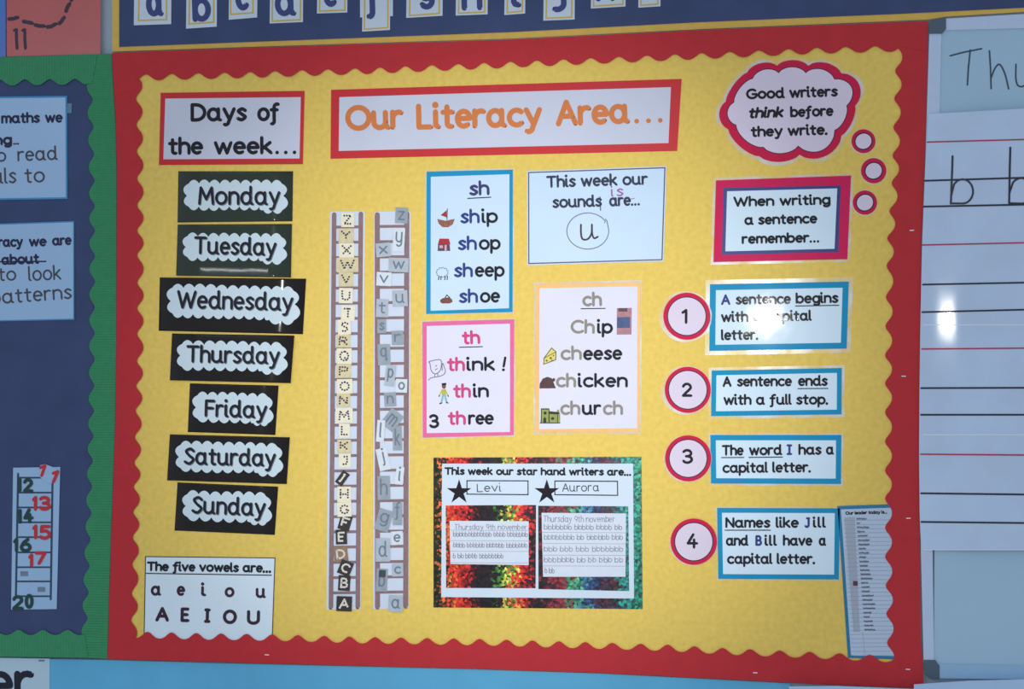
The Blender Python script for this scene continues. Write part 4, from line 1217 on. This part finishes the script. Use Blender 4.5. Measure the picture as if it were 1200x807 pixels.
# ================================================================== ALPHABET CARDS ALONG THE TOP
CARDW = M('alphabet_card_white', (202, 218, 232), 0.5, 0.3, coat=0.3, coat_rough=0.2, var=0.02)
MUST = M('mustard_outline', (212, 178, 96), 0.5, 0.3, var=0.03)
BLUL = M('blue_letter_ink', (68, 76, 132), 0.5, 0.2, var=0)
TC = [('a', 156.8, 200.6, 29.6, 28.2, 171.4, 192, 19.6, 4.6), ('b', 218, 254, 33.6, 31.2, 225.6, 247.6, 25.8, 2.6), ('c', 268, 301.4, 23.2, 20.4, 276, 292, 12.6, 7.2), ('d', 316, 355, 27.5, 25.8, 322.4, 347.4, 19.4, 2.0),
      ('e', 371.4, 407, 15.8, 14.6, 379, 397, 8.4, 2.0), ('f', 424.4, 457, 37, 35, 429, 446, 14, 1.6), ('g', 476, 518.6, 21, 18.4, 489.4, 509.6, 2, 3.0), ('h', 534, 571.4, 18.2, 16.8, 541, 565.6, 12.6, 2.4),
      ('i', 591, 615.4, 17.6, 15.8, 599, 611, 9.2, 2.4), ('j', 636.7, 673.4, 24.2, 22.8, 647, 664, 5, 2.4), ('k', 692.4, 733, 10, 7.6, 698, 721, 1.8, 2.2), ('l', 748, 774, 9, 7.4, 756, 765, -2.6, 2.2)]
for k, (ch, x0, x1, yl, yr, a, b, base, rim) in enumerate(TC):
    top_y = -34 - k * .6
    q = [(x0 + .8, top_y), (x1 + .4, top_y - 1), (x1, yr), (x0, yl)]
    d0 = -.0017
    t, d = card('alphabet_card', 'white alphabet card with a bold blue letter %s on the navy board' % ch, 'alphabet card', q, CARDW, d0, 'alphabet cards')
    qi = [(x0 + rim + 1, top_y + 3), (x1 - rim, top_y + 2), (x1 - rim, yr - (4.4 if ch in 'abc' else 1.8)), (x0 + rim, yl - (4.6 if ch in 'abc' else 1.8))]
    if ch == 'c':
        qi = [(x0 + 1.4, top_y + 3), (x1 - 4, top_y + 2), (x1 - 4, yr - 4.6), (x0 + 1.4, yl - 5.4)]
    MB().ring(qi, offset(qi, -1.8), d, d + .0002).build('outline_print', MUST, t, 'mustard outline')
    if ch == 'f':
        MB().slab([(x0 - 2.6, top_y + 6), (x1 + 3.4, top_y + 5), (x1 + 3.4, 18.8), (x0 - 2.4, 20.4)], d0 - .0001, d0 + .0001).build('backing_card', CARDW, t, 'wider white card behind')
    cap = 37 if ch not in 'fgjk' else 37
    put_text(MB(), ch, (a, base), (b, base - (b - a) * .03), cap, 6.6, d + .0004, dot_k=1.2).build('lettering', BLUL, t, 'bold blue letter')

# ================================================================== ON THE NAVY BOARD
BLUW = M('dim_blue_white_paper', (156, 192, 228), 0.45, 0.3, coat=0.4, coat_rough=0.2, var=0.02, vscale=8)
EDGE = M('blue_thin_edge', (70, 142, 196), 0.45, 0.3, var=0.03)
NINK = M('navy_black_ink', (46, 46, 78), 0.5, 0.2, var=0)
q = [(-120, 114.4), (78.6, 112.2), (79.2, 233), (-120, 236)]
t, d = card('notice_sheet', 'blue edged sheet about maths hung above the other sheet', 'notice', q, BLUW)
border(t, q, offset(q, -2.0), d, EDGE, 'thin blue border')
e = d + .0004
text(t, 'maths', (1.4, 144.9), (46.8, 144), 12.6, 2.6, e, NINK)
text(t, 'we', (52.8, 144), (73.6, 143.6), 12.6, 2.6, e, NINK)
text(t, 'learning', (-58, 171.6), (14.2, 169.8), 12.6, 2.8, e, NINK)
text(t, '...', (15.4, 169.6), (22.4, 169.4), 12.6, 2.2, e, NINK, dot_k=1.0)
WOOD = M('brown_pen_ink', (78, 74, 84), 0.5, 0.2, var=0)
text(t, 'to', (-13, 190), (7.4, 189.4), 15.6, 2.0, e, WOOD, 'handwriting')
text(t, 'read', (20.6, 189.2), (67.8, 187.4), 16.4, 2.1, e, WOOD, 'handwriting')
text(t, 'als', (-9, 215.6), (19.2, 214.6), 18, 2.1, e, WOOD, 'handwriting')
text(t, 'to', (29, 214.6), (52.8, 213.4), 17.5, 2.1, e, WOOD, 'handwriting')
MB().flat(rect(81.4, 126.8, 5.4, 11.6, 2), .0006).build('tape', M('frosted_tape', (92, 130, 158), 0.4, 0.4, var=0.02), t, 'scrap of frosted tape')
q = [(-120, 266), (87, 258.8), (87.2, 374.6), (-120, 379)]
t, d = card('notice_sheet', 'blue edged sheet about literacy with a crossed out word', 'notice', q, BLUW)
border(t, q, offset(q, -1.4), d, EDGE, 'thin blue border')
e = d + .0004
text(t, 'lite', (-34, 290.2), (-4.6, 289.8), 12.2, 2.6, e, NINK)
text(t, 'racy', (-2.6, 289.6), (27, 289.2), 12.2, 2.6, e, NINK)
text(t, 'we', (33.8, 289), (54.8, 288.6), 12.2, 2.6, e, NINK)
text(t, 'are', (61.2, 288), (84.2, 287), 12.2, 2.6, e, NINK)
text(t, 'about', (1.6, 310.6), (46.2, 309), 12.4, 2.6, e, NINK)
MB().stroke([(-16, 306.6), (53.6, 306.2)], 1.6, e + 8e-5).build('slash', NINK, t, 'line crossing out the word')
text(t, 'to', (-2, 329.4), (19.2, 328.6), 16, 2.0, e, WOOD, 'handwriting')
text(t, 'look', (33.4, 329.4), (72, 327.6), 17, 2.0, e, WOOD, 'handwriting')
text(t, 'patterns', (-11, 357), (84.4, 350), 17, 2.1, e, WOOD, 'handwriting')

# number ladder
q = [(15.4, 547.8), (70.6, 547), (66.4, 713.4), (13, 714)]
t, d = card('number_ladder', 'white paper number ladder low on the navy board', 'ladder', q, BLUW)
GRL = M('slate_ladder_print', (58, 78, 104), 0.6, 0.2, var=0.05)
for a, b in (((21.2, 555), (18.6, 698)), ((61.6, 559), (59.4, 702))):
    MB().stroke([(a[0] + (b[0] - a[0]) * i / 4, a[1] + (b[1] - a[1]) * i / 4) for i in range(5)], 2.4, d + .0003).build('rail', GRL, t, 'slate rail')
for y in (559.5, 577, 594.4, 611.8, 629.2, 647, 664.4, 681, 698.4):
    MB().flat([(20.4 - (y - 559) * .016, y - 1), (61 - (y - 559) * .016, y - 1), (61 - (y - 559) * .016, y + 1), (20.4 - (y - 559) * .016, y + 1)], d + .0002).build('rung', GRL, t, 'slate rung')
for x, y, w in ((28.4, 672, 9), (48.4, 690.4, 9)):
    MB().flat(rect(x, y, w, 5.6, 0), d + .0003).build('patch', M('grey_patch', (118, 134, 154), 0.6, 0.2, var=0.1), t, 'small grey patch')
NRED = M('red_number_paper', (196, 58, 66), 0.55, 0.2, var=0.03)
NGRN = M('dark_green_number_paper', (44, 74, 74), 0.55, 0.2, var=0.03)
for k, (s, x0, x1, y, cap, m, dy) in enumerate((('12', 20, 39, 577, 17, NGRN, 0), ('13', 37.4, 59.6, 598.4, 17.6, NRED, 0), ('14', 20.2, 39.4, 613.4, 17.4, NGRN, -.6), ('15', 37.6, 59.8, 631.8, 17.6, NRED, .6), ('16', 15.2, 37, 647, 17, NGRN, 0), ('17', 33, 54.4, 664.4, 16, NRED, -2.6), ('20', 14.2, 39.4, 714.6, 17.6, NGRN, -1.4))):
    c = ((x0 + x1) / 2, y - cap / 2)
    t = thing('number_cutout', '%s paper number %s stuck on the number ladder' % ('red' if m is NRED else 'dark green', s), 'number', c, .002, 'number cutouts')
    for j, chx in enumerate(s):
        xa = x0 if j == 0 else x0 + (x1 - x0) * .36
        xb = x0 + (x1 - x0) * (.28 if s[0] == '1' else .54) if j == 0 else x1
        if s == '20' and j == 1:
            xa = x0 + (x1 - x0) * .58
        put_text(MB(), chx, (xa, y + dy * j), (xb, y + dy * j), cap, 4.0, .002 + j * .0002).build('digit', m, t)
t = thing('number_cutout', 'white scrap with two slanting red ones at the top of the number ladder', 'number', (55, 556), .002, 'number cutouts')
MB().slab([(47, 545), (53, 543.6), (67, 549), (63, 566), (56, 566), (46, 558)], .0018, .0024).build('scrap', BLUW, t, 'white paper scrap')
put_text(MB(), '1', (42.6, 558.6), (50.6, 558.8), 15, 3.6, .0027, slant=.32).build('digit', NRED, t, 'red figure one')
put_text(MB(), '1', (56.2, 565.6), (64, 566.4), 16, 3.6, .0027, slant=.32).build('digit', NRED, t, 'red figure one')

# cards at the top, above the navy board
q = [(7.6, -120), (118.6, -124), (117.6, 63.2), (8, 66.2)]
t, d = card('number_card', 'large red card with a black 11 and a dashed curve', 'number card', q, M('red_number_card', (188, 92, 92), 0.4, 0.35, coat=0.5, coat_rough=0.2, var=0.04, vscale=8))
SMOKE = M('charcoal_card_ink', (72, 62, 78), 0.5, 0.2, var=0)
e = d + .0004
for x in (19.4, 29.2):
    MB().stroke([(x - 2.6, 35.6), (x - .2, 34.6), (x - .2, 46), (x + .6, 56.6)], 3.4, e).build('digit', SMOKE, t, 'charcoal figure one')
for a, b, c in (((10.6, 22.2), (15, 22), (20.4, 20.4)), ((27.6, 25.2), (32, 26), (37.4, 27)), ((41.4, 29.2), (46, 30.4), (51.4, 30.4)), ((55.6, 31.6), (60, 31), (65, 28)), ((69.4, 27.4), (72, 25), (75, 20.4)), ((77.4, 13), (78.6, 9), (81.4, 4.4)), ((83.6, 0), (85, -4), (86, -8)), ((86, -16), (86, -20), (85, -25))):
    MB().stroke([a, b, c], 4.4, e).build('dash_print', SMOKE, t, 'curved dash')
q = [(-120, -116), (6.2, -120), (6.6, 66.6), (-120, 70)]
t, d = card('number_card', 'plain blue card beside the red number card', 'number card', q, M('blue_number_card', (72, 118, 200), 0.4, 0.35, coat=0.5, coat_rough=0.2, var=0.05, vscale=8))

# card at the bottom, on the blue paper
q = [(-120, 768.6), (58.2, 771.4), (57.6, 930), (-120, 930)]
t, d = card('word_card', 'white card with bold dark lettering on the blue paper', 'word card', q, M('word_card_white', (182, 208, 226), 0.5, 0.3, var=0.02, vscale=8), -.0058)
text(t, 'er', (-14, 822), (40.4, 821), 47, 7.6, d + .0004, M('word_card_ink', (38, 40, 56), 0.5, 0.2, var=0), 'bold dark lettering')
MB().slab(rect(48.6, 773.8, 7, 2.0, 1), d, d + .0006).build('staple', M('dull_staple', (108, 128, 150), 0.3, 0.5, var=0), t)
